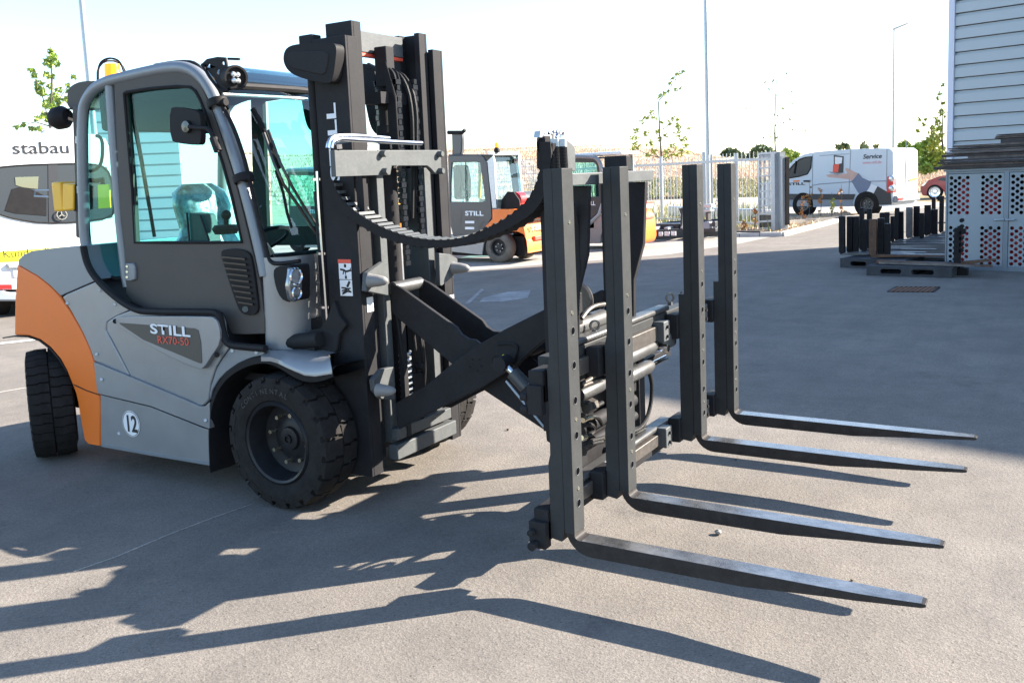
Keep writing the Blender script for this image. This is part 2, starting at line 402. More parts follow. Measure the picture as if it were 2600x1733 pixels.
b = MB()
for _ in range(3200):
    q = G(random.uniform(1385,1960), random.triangular(515,590,560)); q.z = 0
    if random.random() > .75 + .25*math.sin(q.x*1.3): continue
    h = random.uniform(.1,.42); an = random.uniform(0,6.28); lx = V3((math.cos(an), math.sin(an), 0))*.025
    b.add([q-lx, q+lx, q+V3((random.uniform(-.12,.12), random.uniform(-.12,.12), h))], [(0,1,2)])
tag(part('green_weeds', b, 'grassgreen'), None, None, kind='stuff')
tufts('green_weeds', 5000, (1350, 462, 1990, 503), 'grassgreen', .3, .05)
# verge grass
b = MB()
for _ in range(2600):
    u = random.random(); i = random.random()*3.999; j = int(i); fr = i-j
    a = B1[j].lerp(B1[j+1], fr); c = B2[4-j].lerp(B2[3-j], fr); q = a.lerp(c, u)
    h = random.uniform(.03, .12); an = random.uniform(0, 6.28); lx = V3((math.cos(an), math.sin(an), 0))*.03
    q = V3((q.x, q.y, .01)); b.add([q-lx, q+lx, q+V3((random.uniform(-.04,.04), 0, h))], [(0,1,2)])
tag(part('verge_grass', b, 'grassdry'), None, None, kind='stuff')
# ---------------------------------------------------------------- small debris
def pebble(px, py, r, label, m='concrete'):
    p = G(px, py); b = MB(); n = 7; rows = []
    for i in range(5):
        a = math.pi*i/4; rows.append([p+V3((r*math.sin(a)*math.cos(2*math.pi*k/n)*random.uniform(.8,1.4), r*math.sin(a)*math.sin(2*math.pi*k/n), r*.7+r*.7*math.cos(a)*random.uniform(.7,1))) for k in range(n)])
        rows[-1].append(rows[-1][0])
    b.grid(rows); tag(part('pebble', b, m), label, 'stone')
pebble(1824, 1356, .017, 'small pale stone lying on the asphalt between the two nearest forks')
M['leaflitter'] = mat('dead_leaf', (.10,.07,.045), .8)
pebble(1290, 1092, .010, 'tiny dark scrap on the pale asphalt left of the forks', 'leaflitter')
pebble(1792, 1128, .007, 'speck of dark grit beside the third fork shadow', 'leaflitter')
pebble(1868, 1167, .007, 'dark fleck on the lit asphalt between the second and third fork shadows', 'leaflitter')
pebble(2163, 1474, .006, 'small dark crumb between the tips of the two nearest forks', 'leaflitter')
pebble(1730, 745, .02, 'dark scrap lying in the building shadow left of the third fork', 'leaflitter')
# drain grate
t = thing('drain_grate', G(2312, 736), 'rusty rectangular drain grate set in the shaded asphalt in front of the steel lockers', 'drain grate')
ga, gb, gc = G(2255, 741), G(2368, 742), G(2275, 729)
u = gb-ga; v = gc-ga
M['rust'] = mat('rusty_iron', (.16,.07,.035), .85, var=.4, scale=20, bump=.4)
fr = MB(); fr.beam(ga+V3((0,0,.006)), gb+V3((0,0,.006)), .012, .012); fr.beam(ga+v+V3((0,0,.006)), gb+v+V3((0,0,.006)), .012, .012)
fr.beam(ga+V3((0,0,.0055)), ga+v+V3((0,0,.0055)), .03, .011); fr.beam(gb+V3((0,0,.0055)), gb+v+V3((0,0,.0055)), .03, .011); part('frame', fr, 'black', t)
s0 = None
for i in range(9):
    f = (i+.5)/9
    if s0 is None:
        sb = MB(); p = ga+u*f; sb.beam(p+V3((0,0,.007))-v*.02, p+v+V3((0,0,.007))+u*.04, .035, .008); s0 = part('bar', sb, 'rust', t)
    else: dup(s0, t, u*((i)/9))
# ================================================================ THE BIG TRUCK (silver and orange, mast and forks to the right)
YS = 3.345                                   # near side skin
T = thing('forklift', (-4.4, YC, 0), 'large silver and orange forklift with black mast and four long forks in the foreground', 'forklift')
def near(pts, Y, f=zB, k=0): 
    p = onY(pts, Y, f); return smooth(p, k, True) if k else p
# --- skin panels, traced on the side plane and given thickness
W = 2*(YC-YS)
orange = [(90,150),(200,212),(262,262),(316,318),(372,400),(432,505),(472,590),(497,665),(512,750),(526,830),(533,900),(535,1112),(462,1100),(446,1080),(425,965),(412,880),(400,830),(385,790),(355,715),(318,648),(270,592),(212,548),(150,527),(76,524),(78,350)]
part('counterweight', MB().prism(near(orange, YS), (0, W, 0)), 'orange', T, bevel=.022, seg=3)
g = MB(); g.prism(near([(385,783),(400,787),(460,815),(527,838),(526,843),(458,820),(398,793)], YS-.0015), (0,.004,0)); part('panel_seam', g, 'black', T)
mf = MB(); mf.prism(near([(12,536),(75,526),(150,529),(212,550),(270,594),(318,650),(357,716),(352,722),(312,656),(264,600),(206,556),(148,536),(75,533),(14,542)], YS+.01), (0,.3,0)); part('mudguard', mf, 'black', T)
# core behind the seams (dark), set 12 mm back
core = [(110,150),(170,85),(300,68),(440,60),(450,150),(520,245),(640,350),(760,408),(1130,412),(1180,520),(1215,600),(1400,610),(1380,625),(1280,665),(1200,720),(1150,790),(1120,860),(1108,960),(1110,1200),(545,1100),(540,900),(520,740),(480,600),(380,400),(318,310),(200,200)]
part('chassis_core', MB().prism(near(core, YS+.014), (0, W-.028, 0)), 'black', T)
def skin(name, pts, m, k=0, y=YS, th=.03, bev=.008, both=True):
    o = part(name, MB().prism(near(pts, y, zB, k), (0, th, 0)), m, T, bevel=bev, seg=3)
    return o
hood = [(96,150),(98,122),(128,95),(175,76),(300,60),(443,50),(449,90),(462,140),(484,186),(515,228),(505,236),(488,243),(345,305),(322,316),(268,262),(205,212)]
# hood: rounded at its top, right across the truck
hp = near(hood, YS)
part('hood', MB().prism(hp, (0, W, 0)), 'hood', T, bevel=.05, seg=5)
skin('rear_side_panel', [(350,308),(492,247),(520,233),(560,272),(598,312),(640,350),(700,385),(625,420),(570,452),(562,500),(575,520),(690,742),(500,662),(478,598),(440,512),(380,402),(330,322)], 'silver')
# sculpted service panel
serv = [(705,388),(760,402),(1128,404),(1162,412),(1180,450),(1186,510),(1204,560),(1222,582),(1185,632),(1148,690),(1118,780),(1108,870),(1085,895),(1060,898),(1000,870),(695,744),(600,560),(566,500),(568,455),(620,420)]
skin('service_panel', serv, 'silver', y=YS-.002)
raised = [(612,440),(640,424),(1100,424),(1140,432),(1160,470),(1172,560),(1120,640),(1080,700),(1055,706),(900,640),(760,560),(630,478),(606,462)]
part('raised_panel', MB().prism(near(raised, YS-.034, zB, 1), (0, .034, 0)), 'silver', T, bevel=.016, seg=4)
badge = [(632,458),(1030,488),(1052,498),(1066,560),(1072,672),(1062,674),(860,590),(760,548),(640,468)]
bd = part('badge', MB().prism(near(badge, YS-.0365), (0, .003, 0)), 'badge', T)
rX, uZ = V3((1,0,0)), V3((0,0,1))
p0 = PY(*zB(800,512), YS-.037); p1 = PY(*zB(990,530), YS-.037)
text('STILL', p0, p1-p0, uZ, .052, 'letter', bd, bold=.035, sx=(p1-p0).length/.155)
p0 = PY(*zB(838,566), YS-.037); p1 = PY(*zB(990,578), YS-.037)
text('RX70-50', p0, p1-p0, uZ, .042, 'redletter', bd, bold=.0, sx=(p1-p0).length/.20)
for q in ((612,450),(1152,628)): part('panel_lock', MB().cyl(PY(*zB(*q), YS-.036), PY(*zB(*q), YS-.02), .014), 'black', T, bevel=.003)
# ridge and skirt
skin('sill_ridge', [(498,668),(695,748),(1000,876),(1060,903),(1088,902),(1112,880),(1113,955),(1112,1020),(1080,1010),(800,900),(537,838),(516,830)], 'silver', y=YS-.02, th=.05, bev=.014)
skin('side_skirt', [(534,842),(800,906),(1080,1018),(1112,1026),(1113,1213),(800,1160),(537,1113)], 'silver', y=YS-.004)
skin('skirt_edge', [(537,1100),(800,1148),(1113,1200),(1113,1216),(800,1163),(537,1116)], 'hood', y=YS-.008, bev=.004)
skin('fender_panel', [(1225,588),(1402,603),(1408,612),(1400,626),(1330,648),(1262,676),(1205,716),(1160,762),(1128,815),(1116,868),(1112,850),(1122,785),(1152,695),(1188,638)], 'hood')
cf = (695, 993); c0 = PY(*zB(697,993), YS-.006)
st = part('number_sticker', MB().lathe([(0,0),(.078,0),(.078,.0015),(0,.0015)], c0, (0,-1,0), 40), 'white', T)
part('sticker_ring', MB().lathe([(.071,.0018),(.074,.0018),(.074,.0026),(.071,.0026)], c0, (0,-1,0), 48, True), 'ink', st)
text('12', c0+V3((-.052,0,-.046)), rX, uZ, .094, 'ink', st, bold=.035, sx=.80, lift=.0035)
for q in ((356,354),(512,624),(538,758),(632,1045),(1090,975),(528,284),(608,360),(1232,606),(1360,616)):
    part('screw', MB().cyl(PY(*zB(*q), YS-.03 if q in ((538,758),(1090,975)) else YS-.008), PY(*zB(*q), YS+.01), .009, 10), 'galv', T)
# black rubber seal along the cab cut-out
seal = [(442,52),(450,95),(462,140),(486,190),(522,236),(580,294),(650,350),(712,385),(762,400),(1128,402),(1152,408),(1168,425),(1180,500),(1196,550),(1222,578),(1300,586),(1410,596)]
sp = smooth(near(seal, YS-.004), 2)
part('cab_seal', MB().tube(sp, .020, 8), 'black', T)
# far side skins (simple mirror of the traced outline)
far_out = [mir(p) for p in near([(90,150),(170,80),(440,52),(462,140),(522,236),(650,350),(762,400),(1150,408),(1196,550),(1400,600),(1380,625),(1200,720),(1120,860),(1110,1205),(540,1105),(425,965),(355,715),(212,548),(76,524)], YS)]
part('far_side_panel', MB().prism(far_out, (0,-.04,0)), 'silver', T, bevel=.01)
# ---------------------------------------------------------------- wheels
def wheel(name, c, ax, R, Wd, rR, treads, mrub='rubber', label=None, parent=None, lug=True, dish=.11, zig=True):
    ax = V3(ax).normalized(); c = V3(c)      # c: centre of outer face, ax: pointing inwards
    h = R-rR
    prof = [(rR,.03),(rR+.012,.012),(rR+h*.35,.0),(rR+h*.72,.004),(R-.035,.016),(R-.02,.03),(R-.02,Wd-.03),(R-.035,Wd-.016),(rR+h*.4,Wd),(rR,Wd-.03)]
    b = MB().lathe(prof, c, ax, 56, True)
    e = V3((0,0,1)); e = (e-ax*e.dot(ax)).normalized(); q = ax.cross(e)
    if lug:
        n = treads
        for k in range(n):
            for row in (0, 1):
                a0 = 2*math.pi*(k+.5*row)/n; w0, w1 = (.012, Wd*.5-.004) if row == 0 else (Wd*.5+.004, Wd-.012)
                da = 2*math.pi/n*.43; pts = []
                zz = [(w0,0),(w0+(w1-w0)*.45, .16),(w0+(w1-w0)*.55,-.12),(w1,.05)]
                lo = [(wd, a0-da+f*da) for wd, f in zz]; hi = [(wd, a0+da+f*da) for wd, f in zz]
                vs = []
                for rr in (R-.024, R):
                    for wd, a in lo+hi[::-1]:
                        edge = .010 if (rr == R and (wd == .012 or wd == Wd-.012)) else 0
                        r2 = rr-edge; vs.append(c + ax*wd + (e*math.cos(a)+q*math.sin(a))*r2)
                m = 8
                fs = [(0,1,6,7),(1,2,5,6),(2,3,4,5),(15,14,9,8),(14,13,10,9),(13,12,11,10)]
                for i in range(m): fs.append((i, i+m, (i+1)%m+m, (i+1)%m))
                b.add(vs, fs)
                # shoulder ribs reaching down the side wall
                if row == 0:
                    vs = []
                    for rr, wd in ((R-.012,.010),(R-.06,.0)):
                        for a in (a0-da*.9, a0+da*.7):
                            vs += [c+ax*wd+(e*math.cos(a)+q*math.sin(a))*rr, c+ax*(wd+.02)+(e*math.cos(a)+q*math.sin(a))*rr]
                    b.add(vs, [(0,2,6,4),(1,5,7,3),(0,4,5,1),(2,3,7,6),(4,6,7,5),(0,1,3,2)])
    t = part(name, b, mrub, parent, ang=30)
    rp = [(rR+.006,.02),(rR-.004,.006),(rR-.016,.012),(rR-.022,.04),(rR-.03,dish-.01),(rR*.62,dish+.005),(rR*.55,dish+.004),(rR*.45,dish-.01),(rR*.30,dish-.014),(rR*.27,dish-.03),(rR*.16,dish-.034),(.0,dish-.03)]
    r = part('rim', MB().lathe(rp, c, ax, 48), 'rim', t, ang=30)
    nb = None
    for k in range(8):
        a = 2*math.pi*k/8+.2; p = c+ax*(dish-.025)+(e*math.cos(a)+q*math.sin(a))*rR*.60
        bm_ = MB().cyl(p-ax*.012, p+ax*.03, .011, 8)
        part('wheel_nut', bm_, 'bolt', t)
    hb = MB().lathe([(.024,0),(.018,0),(.018,.01),(.024,.01)], c+ax*(dish-.042), ax, 20, True); part('hub_ring', hb, 'rim', t)
    return t
wf = wheel('front_wheel', (-3.42, 3.285, .352), (0,1,0), .352, .255, .212, 20, parent=T, dish=.13)
# raised lettering on the tyre side wall
def arc_text(s, c, R, a0, a1, h, m, parent, right=V3((1,0,0)), up=V3((0,0,1))):
    nrm = right.cross(up)
    for i, ch in enumerate(s):
        a = a0+(a1-a0)*i/(len(s)-1); d = right*math.cos(a)+up*math.sin(a); tn = right*math.sin(a)-up*math.cos(a)
        if ch != ' ': text(ch, V3(c)+d*R-tn*h*.35, tn, d, h, m, parent, bold=.02, lift=.0)
M['tyretext'] = mat('raised_tyre_lettering', (.034,.032,.031), .6)
arc_text('CONTINENTAL', (-3.42, 3.283, .352), .262, math.radians(140), math.radians(68), .026, 'tyretext', wf)
wheel('front_wheel', (-3.42, 4.665, .352), (0,-1,0), .352, .255, .212, 20, parent=T, dish=.13)
ra = math.radians(34); rax = V3((math.sin(ra)*.95, math.cos(ra), 0)).normalized()
rc = G(133, 1158); rc = V3((rc.x, rc.y, .345)) + V3((-.02, .05, 0))
wheel('rear_wheel', rc - rax*.13, rax, .345, .26, .2, 34, parent=T, dish=.1)
wheel('rear_wheel', V3((rc.x, 2*YC-rc.y, .345)) + rax*.13, -rax, .345, .26, .2, 34, parent=T, dish=.1)
part('rear_axle', MB().beam((rc.x, 3.6, .36), (rc.x, 4.35, .36), .16, .18), 'black', T)
part('front_axle', MB().beam((-3.42, 3.5, .352), (-3.42, 4.45, .352), .2, .2), 'black', T)
part('underframe', MB().box((-5.0, 3.55, .24), (-3.25, 4.4, .6)), 'black', T)
# front fender: black lip over a silver top, bowed outwards
arch = [(1112,1225),(1106,1080),(1108,960),(1120,870),(1150,790),(1200,722),(1280,668),(1370,640),(1440,648),(1500,680),(1560,720),(1620,742),(1690,740),(1765,712)]
ap = smooth(onY(arch, YS-.015, zB), 2); rows = []
rows = [ap, off(ap, (0.004,.0,-.03)), off(ap, (.02,.12,-.03)), off(ap, (.02,.3,-.02))]
part('wheel_arch', MB().grid(rows).grid([off(ap,(0,0,.0)), off(ap,(0,.03,.02)), off(ap,(0.02,.3,.012))]), 'black', T)
ft = smooth(onY([(1385,632),(1450,612),(1540,598),(1640,608),(1740,628)], 3.47, zB), 1); fm = smooth(onY([(1385,640),(1450,640),(1540,684),(1640,725),(1762,706)], YS-.02, zB), 1)
part('front_fender', MB().grid([off(fm,(0,0,-.022)), fm, [a.lerp(b, .4)+V3((0,0,.028)) for a, b in zip(fm, ft)], ft, off(ft, (0,.35,.0))]), 'silver', T, ang=60)
part('arch_liner', MB().box((-3.86, 3.60, .3), (-3.30, 4.34, .95)), 'black', T)
# ---------------------------------------------------------------- cab
YCB = 3.44
def tubeY(name, pts, r, m, Y=YCB, f=zA, k=2, parent=T, both=False, n=10):
    p = smooth(onY(pts, Y, f), k); b = MB().tube(p, r, n)
    if both: b.tube([mir(q) for q in p], r, n)
    return part(name, b, m, parent)
loop = [(650,1500),(590,1420),(564,1340),(556,1100),(548,800),(548,490),(572,400),(630,322),(722,276),(820,252),(950,222),(1080,195),(1190,184),(1262,196),(1325,236),(1378,300),(1430,400),(1518,640),(1600,900),(1668,1150),(1728,1400),(1762,1568)]
cp = smooth(onY(loop, YCB, zA), 2)
part('cab_frame_tube', MB().tube(cp, .032, 12), 'hood', T)
part('cab_frame_tube', MB().tube([mir(q) for q in cp], .032, 12), 'hood', T)
# black inner edge of rear quarter and its glass
qg = [(705,300),(712,320),(765,900),(812,1500),(822,1560),(790,1600),(700,1560),(640,1500),(595,1400),(580,1200),(572,900),(570,520),(590,420),(640,345)]
qo = onY(qg, YCB+.01, zA)
part('quarter_window', MB().prism(qo, (0,.006,0)), 'glass', T)
part('window_seal', MB().tube(smooth(qo+[qo[0]], 1), .012, 6), 'black', T)
tubeY('hinge_pillar', [(730,262),(760,700),(800,1200),(838,1568),(852,1640)], .031, 'hood', Y=YCB+.01, k=0)
# door
do = [(755,272),(850,250),(1000,222),(1150,204),(1215,205),(1262,220),(1305,262),(1345,330),(1400,460),(1490,720),(1560,940),(1625,1200),(1690,1468),(1712,1568)]
do = [zA(*p) for p in do] + [zB(*p) for p in ((1380,240),(1396,380),(1406,440),(1406,516),(1300,520),(1216,518),(1196,504),(1182,440),(1166,412),(1128,396),(770,392),(705,350),(668,300),(664,200),(662,60))] + [zA(800,1200), zA(775,700)]
wi = [(826,360),(845,350),(1000,326),(1180,312),(1265,318),(1300,345),(1330,400),(1370,500),(1480,820),(1545,1060),(1608,1345),(1400,1347),(1100,1347),(898,1347),(880,1000)]
dpl = [PY(*p, YCB-.015) for p in do]; win = onY(wi, YCB-.015, zA)
dr = part('door', MB().prism(dpl, (0,.035,0), holes=[win]), 'door', T, bevel=.006)
gw = onY([(822,352),(1180,306),(1275,314),(1375,500),(1550,1060),(1614,1352),(892,1352),(876,1000)], YCB+.003, zA)
part('door_glass', MB().prism(gw, (0,.005,0)), 'glass', dr)
wsr = smooth(off(win, (0,-.002,0))+[V3(win[0])+V3((0,-.002,0))], 0); part('window_rubber', MB().tube(wsr, .009, 6), 'black', dr)
part('window_divider', MB().tube(onY([(1240,1150),(1258,1345)], YCB-.005, zA), .006, 6).tube(onY([(1330,1170),(1388,1335)], YCB-.005, zA), .006, 6), 'black', dr)
part('gas_strut', MB().tube(onY([(858,350),(940,800),(1025,1310)], YCB+.03, zA), .010, 8), 'black', T)
part('gas_strut', MB().tube(onY([(842,350),(930,800),(985,1110)], YCB+.04, zA), .006, 8), 'gloss', T)
# louvre
lv = [(1168,85),(1190,68),(1270,66),(1318,84),(1336,120),(1366,330),(1370,400),(1340,420),(1290,414),(1260,380),(1190,160)]
lo_ = part('vent', MB().prism(near(lv, YCB-.03, zB, 1), (0,.02,0)), 'black', dr, bevel=.006)
for i in range(9):
    y = 108+i*30; xl = 1178+i*11.5; xr = 1306+i*5.2
    part('vent_slat', MB().beam(PY(*zB(xl,y), YCB-.034), PY(*zB(xr,y+12), YCB-.034), .018, .010), 'gloss', dr)
part('vent_knob', MB().cyl(PY(*zB(1302,386), YCB-.04), PY(*zB(1302,386), YCB-.02), .016), 'gloss', dr)
hg = part('door_hinge', MB().prism(near([(664,142),(706,142),(714,160),(718,228),(700,236),(664,232)], YCB-.03, zB), (0,.02,0)), 'hood', T, bevel=.006)
for y in (160,188,216): part('screw', MB().cyl(PY(*zB(673,y), YCB-.036), PY(*zB(673,y), YCB-.028), .007, 8), 'bolt', hg)
# grab rail and latch inside the quarter window
tubeY('grab_handle', [(640,640),(670,650),(682,700),(676,820),(640,862),(600,875)], .010, 'black', Y=YCB+.06)
tubeY('latch', [(600,935),(640,940),(680,930),(680,960)], .014, 'black', Y=YCB+.05, k=0)
part('yellow_plate', MB().prism(onY([(648,965),(722,960),(730,1118),(652,1124)], YCB+.5, zA), (0,.01,0)), 'yellow2', T, bevel=.003)
# roof: sheet between both frame loops, with a lighter hatch opening
rp = smooth(onY([(640,318),(722,272),(820,248),(950,218),(1080,191),(1190,180),(1262,192),(1325,232),(1378,296)], YCB, zA), 1)
rf_ = MB(); half = len(rp)
rf_.grid([off(rp[:half//2], (0,.02,0)), off(rp[:half//2], (0,.25,.03)), off(rp[:half//2], (0,.81,.03)), off(rp[:half//2], (0,1.04,0))])
part('roof_panel', rf_, 'hood', T)
rg = rp[half//2-1:]
part('roof_window', MB().grid([off(rg, (0,.02,.0)), off(rg, (0,.25,.03)), off(rg, (0,.81,.03)), off(rg, (0,1.04,0))]), 'glassroof', T)
for i, f in enumerate((.0,.22,.44,.66,.88)):
    p = rp[half//2-1+int(f*(len(rg)-1))]; part('roof_bar', MB().beam(p+V3((0,.02,-.01)), p+V3((0,1.04,-.01)), .045, .02), 'black', T)
# dark roof lip seen over the tube
tubeY('roof_lip', [(1030,178),(1150,158),(1250,152),(1300,166),(1350,215),(1395,300)], .014, 'black', Y=YCB+.06, k=1)
# headliner
hl = off(rp, (0,.03,-.07))
part('headliner', MB().grid([hl[1:half//2+1], off(hl[1:half//2+1], (0,.98,0))]), 'interior', T)
# windscreen between both A pillars
wp = smooth(onY([(1392,330),(1430,400),(1518,640),(1600,900),(1668,1150),(1728,1400),(1742,1450)], YCB, zA), 1)
wsf = off(wp, (.03,.04,0)); wsb = off(wp, (.03,2*(YC-YCB)-.04,0)); mid = off(wp, (.09,YC-YCB,0))
ws = part('windscreen', MB().grid([wsf, [a.lerp(b,.5)+V3((.035,0,0)) for a,b in zip(wsf,mid)], mid, [a.lerp(b,.5)+V3((.035,0,0)) for a,b in zip(wsb,mid)], wsb]), 'glass2', T, ang=60)
part('header_bar', MB().tube([wsf[0]+V3((.0,0,.02)), mid[0]+V3((0,0,.02)), wsb[0]+V3((0,0,.02))], .022, 8), 'black', T)
part('header_trim', MB().tube([wsf[0]+V3((.02,0,-.03)), mid[0]+V3((.02,0,-.03)), wsb[0]+V3((.02,0,-.03))], .010, 8), 'silver', T)
part('lower_trim', MB().tube([wsf[-1], mid[-1], wsb[-1]], .016, 8), 'black', T)
# front cowl below the windscreen
c1 = smooth(onY([(1386,112),(1392,160),(1402,330),(1408,480),(1412,600)], YCB-.01, zB), 1)
fx = -3.45
cwl = []
for p in c1:
    t_ = (p.z-.9)/.5; cwl.append([p, V3((p.x+.05, p.y-.012, p.z)), V3((p.x+.14, p.y+.05, p.z)), V3((p.x+.17, p.y+.2, p.z)), V3((p.x+.17, 2*YC-p.y-.2, p.z)), V3((p.x+.10, 2*YC-p.y, p.z))])
part('front_cowl', MB().grid(cwl), 'silver', T, ang=60)
# headlamp
hx0 = PY(*zB(1450,170), YCB-.02)
hb_ = [(1448,185),(1470,160),(1535,152),(1548,165),(1550,200),(1552,300),(1550,345),(1530,350),(1490,330),(1462,270)]
hlp = part('headlight', MB().prism(near(hb_, YCB-.05, zB, 1), (0,.13,0)), 'black', T, bevel=.02, seg=3)
hfx = PY(*zB(1551,250), YCB-.05).x+.028
fp = [PX(*zB(*q), hfx) for q in ((1545,166),(1585,164),(1603,200),(1610,270),(1592,338),(1562,350),(1546,330),(1532,262),(1540,215))]
part('lamp_lens', MB().prism(fp, (-.03,0,0)), 'lampglass', hlp, bevel=.008)
rfa, rfb = PX(*zB(1571,212), hfx), PX(*zB(1576,300), hfx)
part('reflector', MB().lathe([(.045,.0),(.040,.008),(.03,-.012),(.0,-.016)], rfa, (1,0,0), 20), 'chrome', hlp)
part('reflector', MB().lathe([(.035,.0),(.03,.006),(.02,-.01),(.0,-.012)], rfb, (1,0,0), 20), 'chrome', hlp)
part('warning_label', MB().box((hfx-.03, 3.41, .69),(hfx-.026, 3.49, .79)), 'white', T)
# A-pillar clamps, hose, wipers
for q, q2 in (((1395,428),(1508,415)),((1570,935),(1676,905))):
    a = PY(*zA(*q), YCB-.01); c_ = PY(*zA(*q2), YCB-.01); ctr = (a+c_)/2; dd = (cp[-6]-cp[-12]).normalized()
    part('pillar_clamp', MB().lathe([(.050,-.022),(.054,-.018),(.054,.018),(.050,.022)], ctr-V3((.008,0,0)), V3((.3,0,-1)), 18).cyl(ctr-V3((.03,0,0)), ctr+V3((.055,0,.0)), .022, 10), 'black', T, bevel=.004)
tubeY('wiper_hose', [(1455,380),(1490,470),(1540,560),(1600,720),(1650,900),(1690,1080),(1730,1250),(1765,1380),(1790,1480),(1850,1490),(1990,1470)], .011, 'black', Y=YCB-.01)
XW = None
def scr(px, py, off_=.0):   # a point on the windscreen surface
    q = PY(px, py, 3.9)
    for _ in range(12):
        # front plane line: x as function of z from the near pillar
        z = q.z; best = min(range(len(wp)-1), key=lambda i: abs((wp[i].z+wp[i+1].z)/2-z)); a, b = wp[best], wp[best+1]
        tt = (z-a.z)/((b.z-a.z) or 1e-6); x = a.x+(b.x-a.x)*tt+.03+.06*(1-((q.y-YC)/.5)**2)+off_
        q = PX(px, py, x)
    return q
for path in ([(1680,455),(1740,560),(1810,740),(1870,850)],):
    part('wiper_blade', MB().tube([scr(*zA(*p), .035) for p in path], .010, 6).tube([scr(*zA(p[0]-14,p[1]+10), .02) for p in path], .007, 6), 'black', T)
part('wiper_arm', MB().tube([scr(*zA(*p), .06) for p in [(1750,620),(1820,820),(1880,960),(1990,1120),(2110,1310)]], .009, 6), 'gloss', T)
part('wiper_arm', MB().tube([scr(*zA(*p), .06) for p in [(1780,600),(1860,820),(1940,980),(2030,1130),(2120,1260)]], .008, 6), 'gloss', T)
part('wiper_arm', MB().tube([scr(*zA(*p), .05) for p in [(1830,870),(1880,1020),(1905,1150),(1935,1250)]], .008, 6), 'black', T)
# dark dashboard hump and column seen through the windscreen
part('dashboard', MB().prism([(-3.62,3.55,1.0),(-3.60,3.55,1.12),(-3.72,3.55,1.26),(-3.95,3.55,1.22),(-4.0,3.55,1.0)], (0,.9,0)), 'black', T, bevel=.03)
part('cab_floor', MB().box((-4.85,3.47,.62),(-3.55,4.47,.66)), 'black', T)
part('steering_column', MB().tube([(-3.8,3.85,1.1),(-3.98,3.85,1.32)], .03, 8).lathe([(.17,0),(.183,.012),(.17,.024),(.158,.012)], (-3.99,3.85,1.33), (-.55,0,1), 28, True), 'black', T)
# seat under clear wrapping
def seat_shape():
    b = MB()
    rows = []
    for z, x, hw, th in ((1.02,-4.42,.20,.10),(1.10,-4.43,.235,.14),(1.25,-4.46,.24,.15),(1.36,-4.49,.235,.13),(1.42,-4.50,.17,.11),(1.47,-4.51,.15,.10),(1.58,-4.53,.175,.11),(1.67,-4.54,.165,.09),(1.72,-4.55,.10,.05)):
        r = []
        for k in range(17):
            a = 2*math.pi*k/16; jj = random.uniform(.93, 1.07) if k < 16 else 0
            if k == 16: r.append(r[0]); continue
            ca, sa = math.cos(a), math.sin(a)
            r.append(V3((x+th*(abs(ca)**.6)*(1 if ca > 0 else -1)*jj, 3.98+hw*(abs(sa)**.6)*(1 if sa > 0 else -1)*jj, z)))
        rows.append(r)
    b.grid(rows); return b
sx0 = PY(*zA(1330,980), 3.85); dxs = sx0.x+4.52
sb = seat_shape(); sb.v = [v+V3((dxs,-.13,-.03)) for v in sb.v]
seat = part('seat', sb, 'plastic_wrap', T, ang=50)
cb = MB().box((-4.5+dxs,3.62,.88),(-4.0+dxs,4.1,1.03)); part('seat_cushion', cb, 'black', seat, bevel=.05, seg=3)
part('armrest', MB().box((-4.36+dxs,3.56,1.10),(-4.02+dxs,3.66,1.19)), 'black', seat, bevel=.03, seg=3)
part('joystick', MB().tube([PY(*zA(1500,1280),3.62), PY(*zA(1502,1165),3.62)], .014, 8).sphere(PY(*zA(1502,1165),3.62), .028).lathe([(.06,0),(.075,.03),(.06,.05),(.0,.05)], PY(*zA(1500,1290),3.62), (0,0,1), 16), 'black', T)
part('side_console', MB().prism(onY([(1250,1150),(1340,1160),(1385,1350),(1262,1350)], 3.62, zA), (0,.1,0)), 'rail', T, bevel=.01)
# far door frame and rear window frame inside
part('rear_crossbar', MB().beam((cp[8].x+.02, 3.5, 1.30), (cp[8].x+.02, 4.44, 1.30), .04, .06), 'interior', T)
part('far_door_frame', MB().prism([mir(p) for p in onY([(755,272),(1000,222),(1215,205),(1305,262),(1400,460),(1560,940),(1690,1468),(850,1468),(800,1200)], YCB, zA)], (0,-.03,0),
     holes=[[mir(p) for p in onY([(840,355),(1000,326),(1265,318),(1330,400),(1480,820),(1608,1320),(898,1320)], YCB, zA)]]), 'interior', T)
part('far_door_glass', MB().prism([mir(p) for p in onY([(840,355),(1000,326),(1265,318),(1330,400),(1480,820),(1608,1320),(898,1320)], YCB-.01, zA)], (0,-.004,0)), 'glass', T)
part('roof_rail', MB().box((-5.06,4.36,2.03),(-4.78,4.43,2.26)), 'interior', T, bevel=.02)
part('roof_rail', MB().box((-4.90,3.52,2.02),(-4.84,4.42,2.28)), 'interior', T, bevel=.02)
# rear view mirror on its arm
mr = part('mirror', MB().prism(smooth(onY([(1122,455),(1180,448),(1300,470),(1330,500),(1334,640),(1330,690),(1310,704),(1180,690),(1130,670)], YCB-.10, zA), 1, True), (0,.035,0)), 'black', T, bevel=.012, seg=3)
part('mirror_boss', MB().lathe([(.0,-.02),(.03,-.018),(.034,0),(.03,.01)], PY(*zA(1248,580), YCB-.10), (0,1,0), 18), 'gloss', mr)
tubeY('mirror_arm', [(1255,580),(1330,590),(1385,588),(1412,650),(1430,700),(1442,750)], .011, 'black', Y=YCB-.12)
part('arm_sleeve', MB().tube(onY([(1415,650),(1448,742)], YCB-.11, zA), .022, 10), 'black', T)
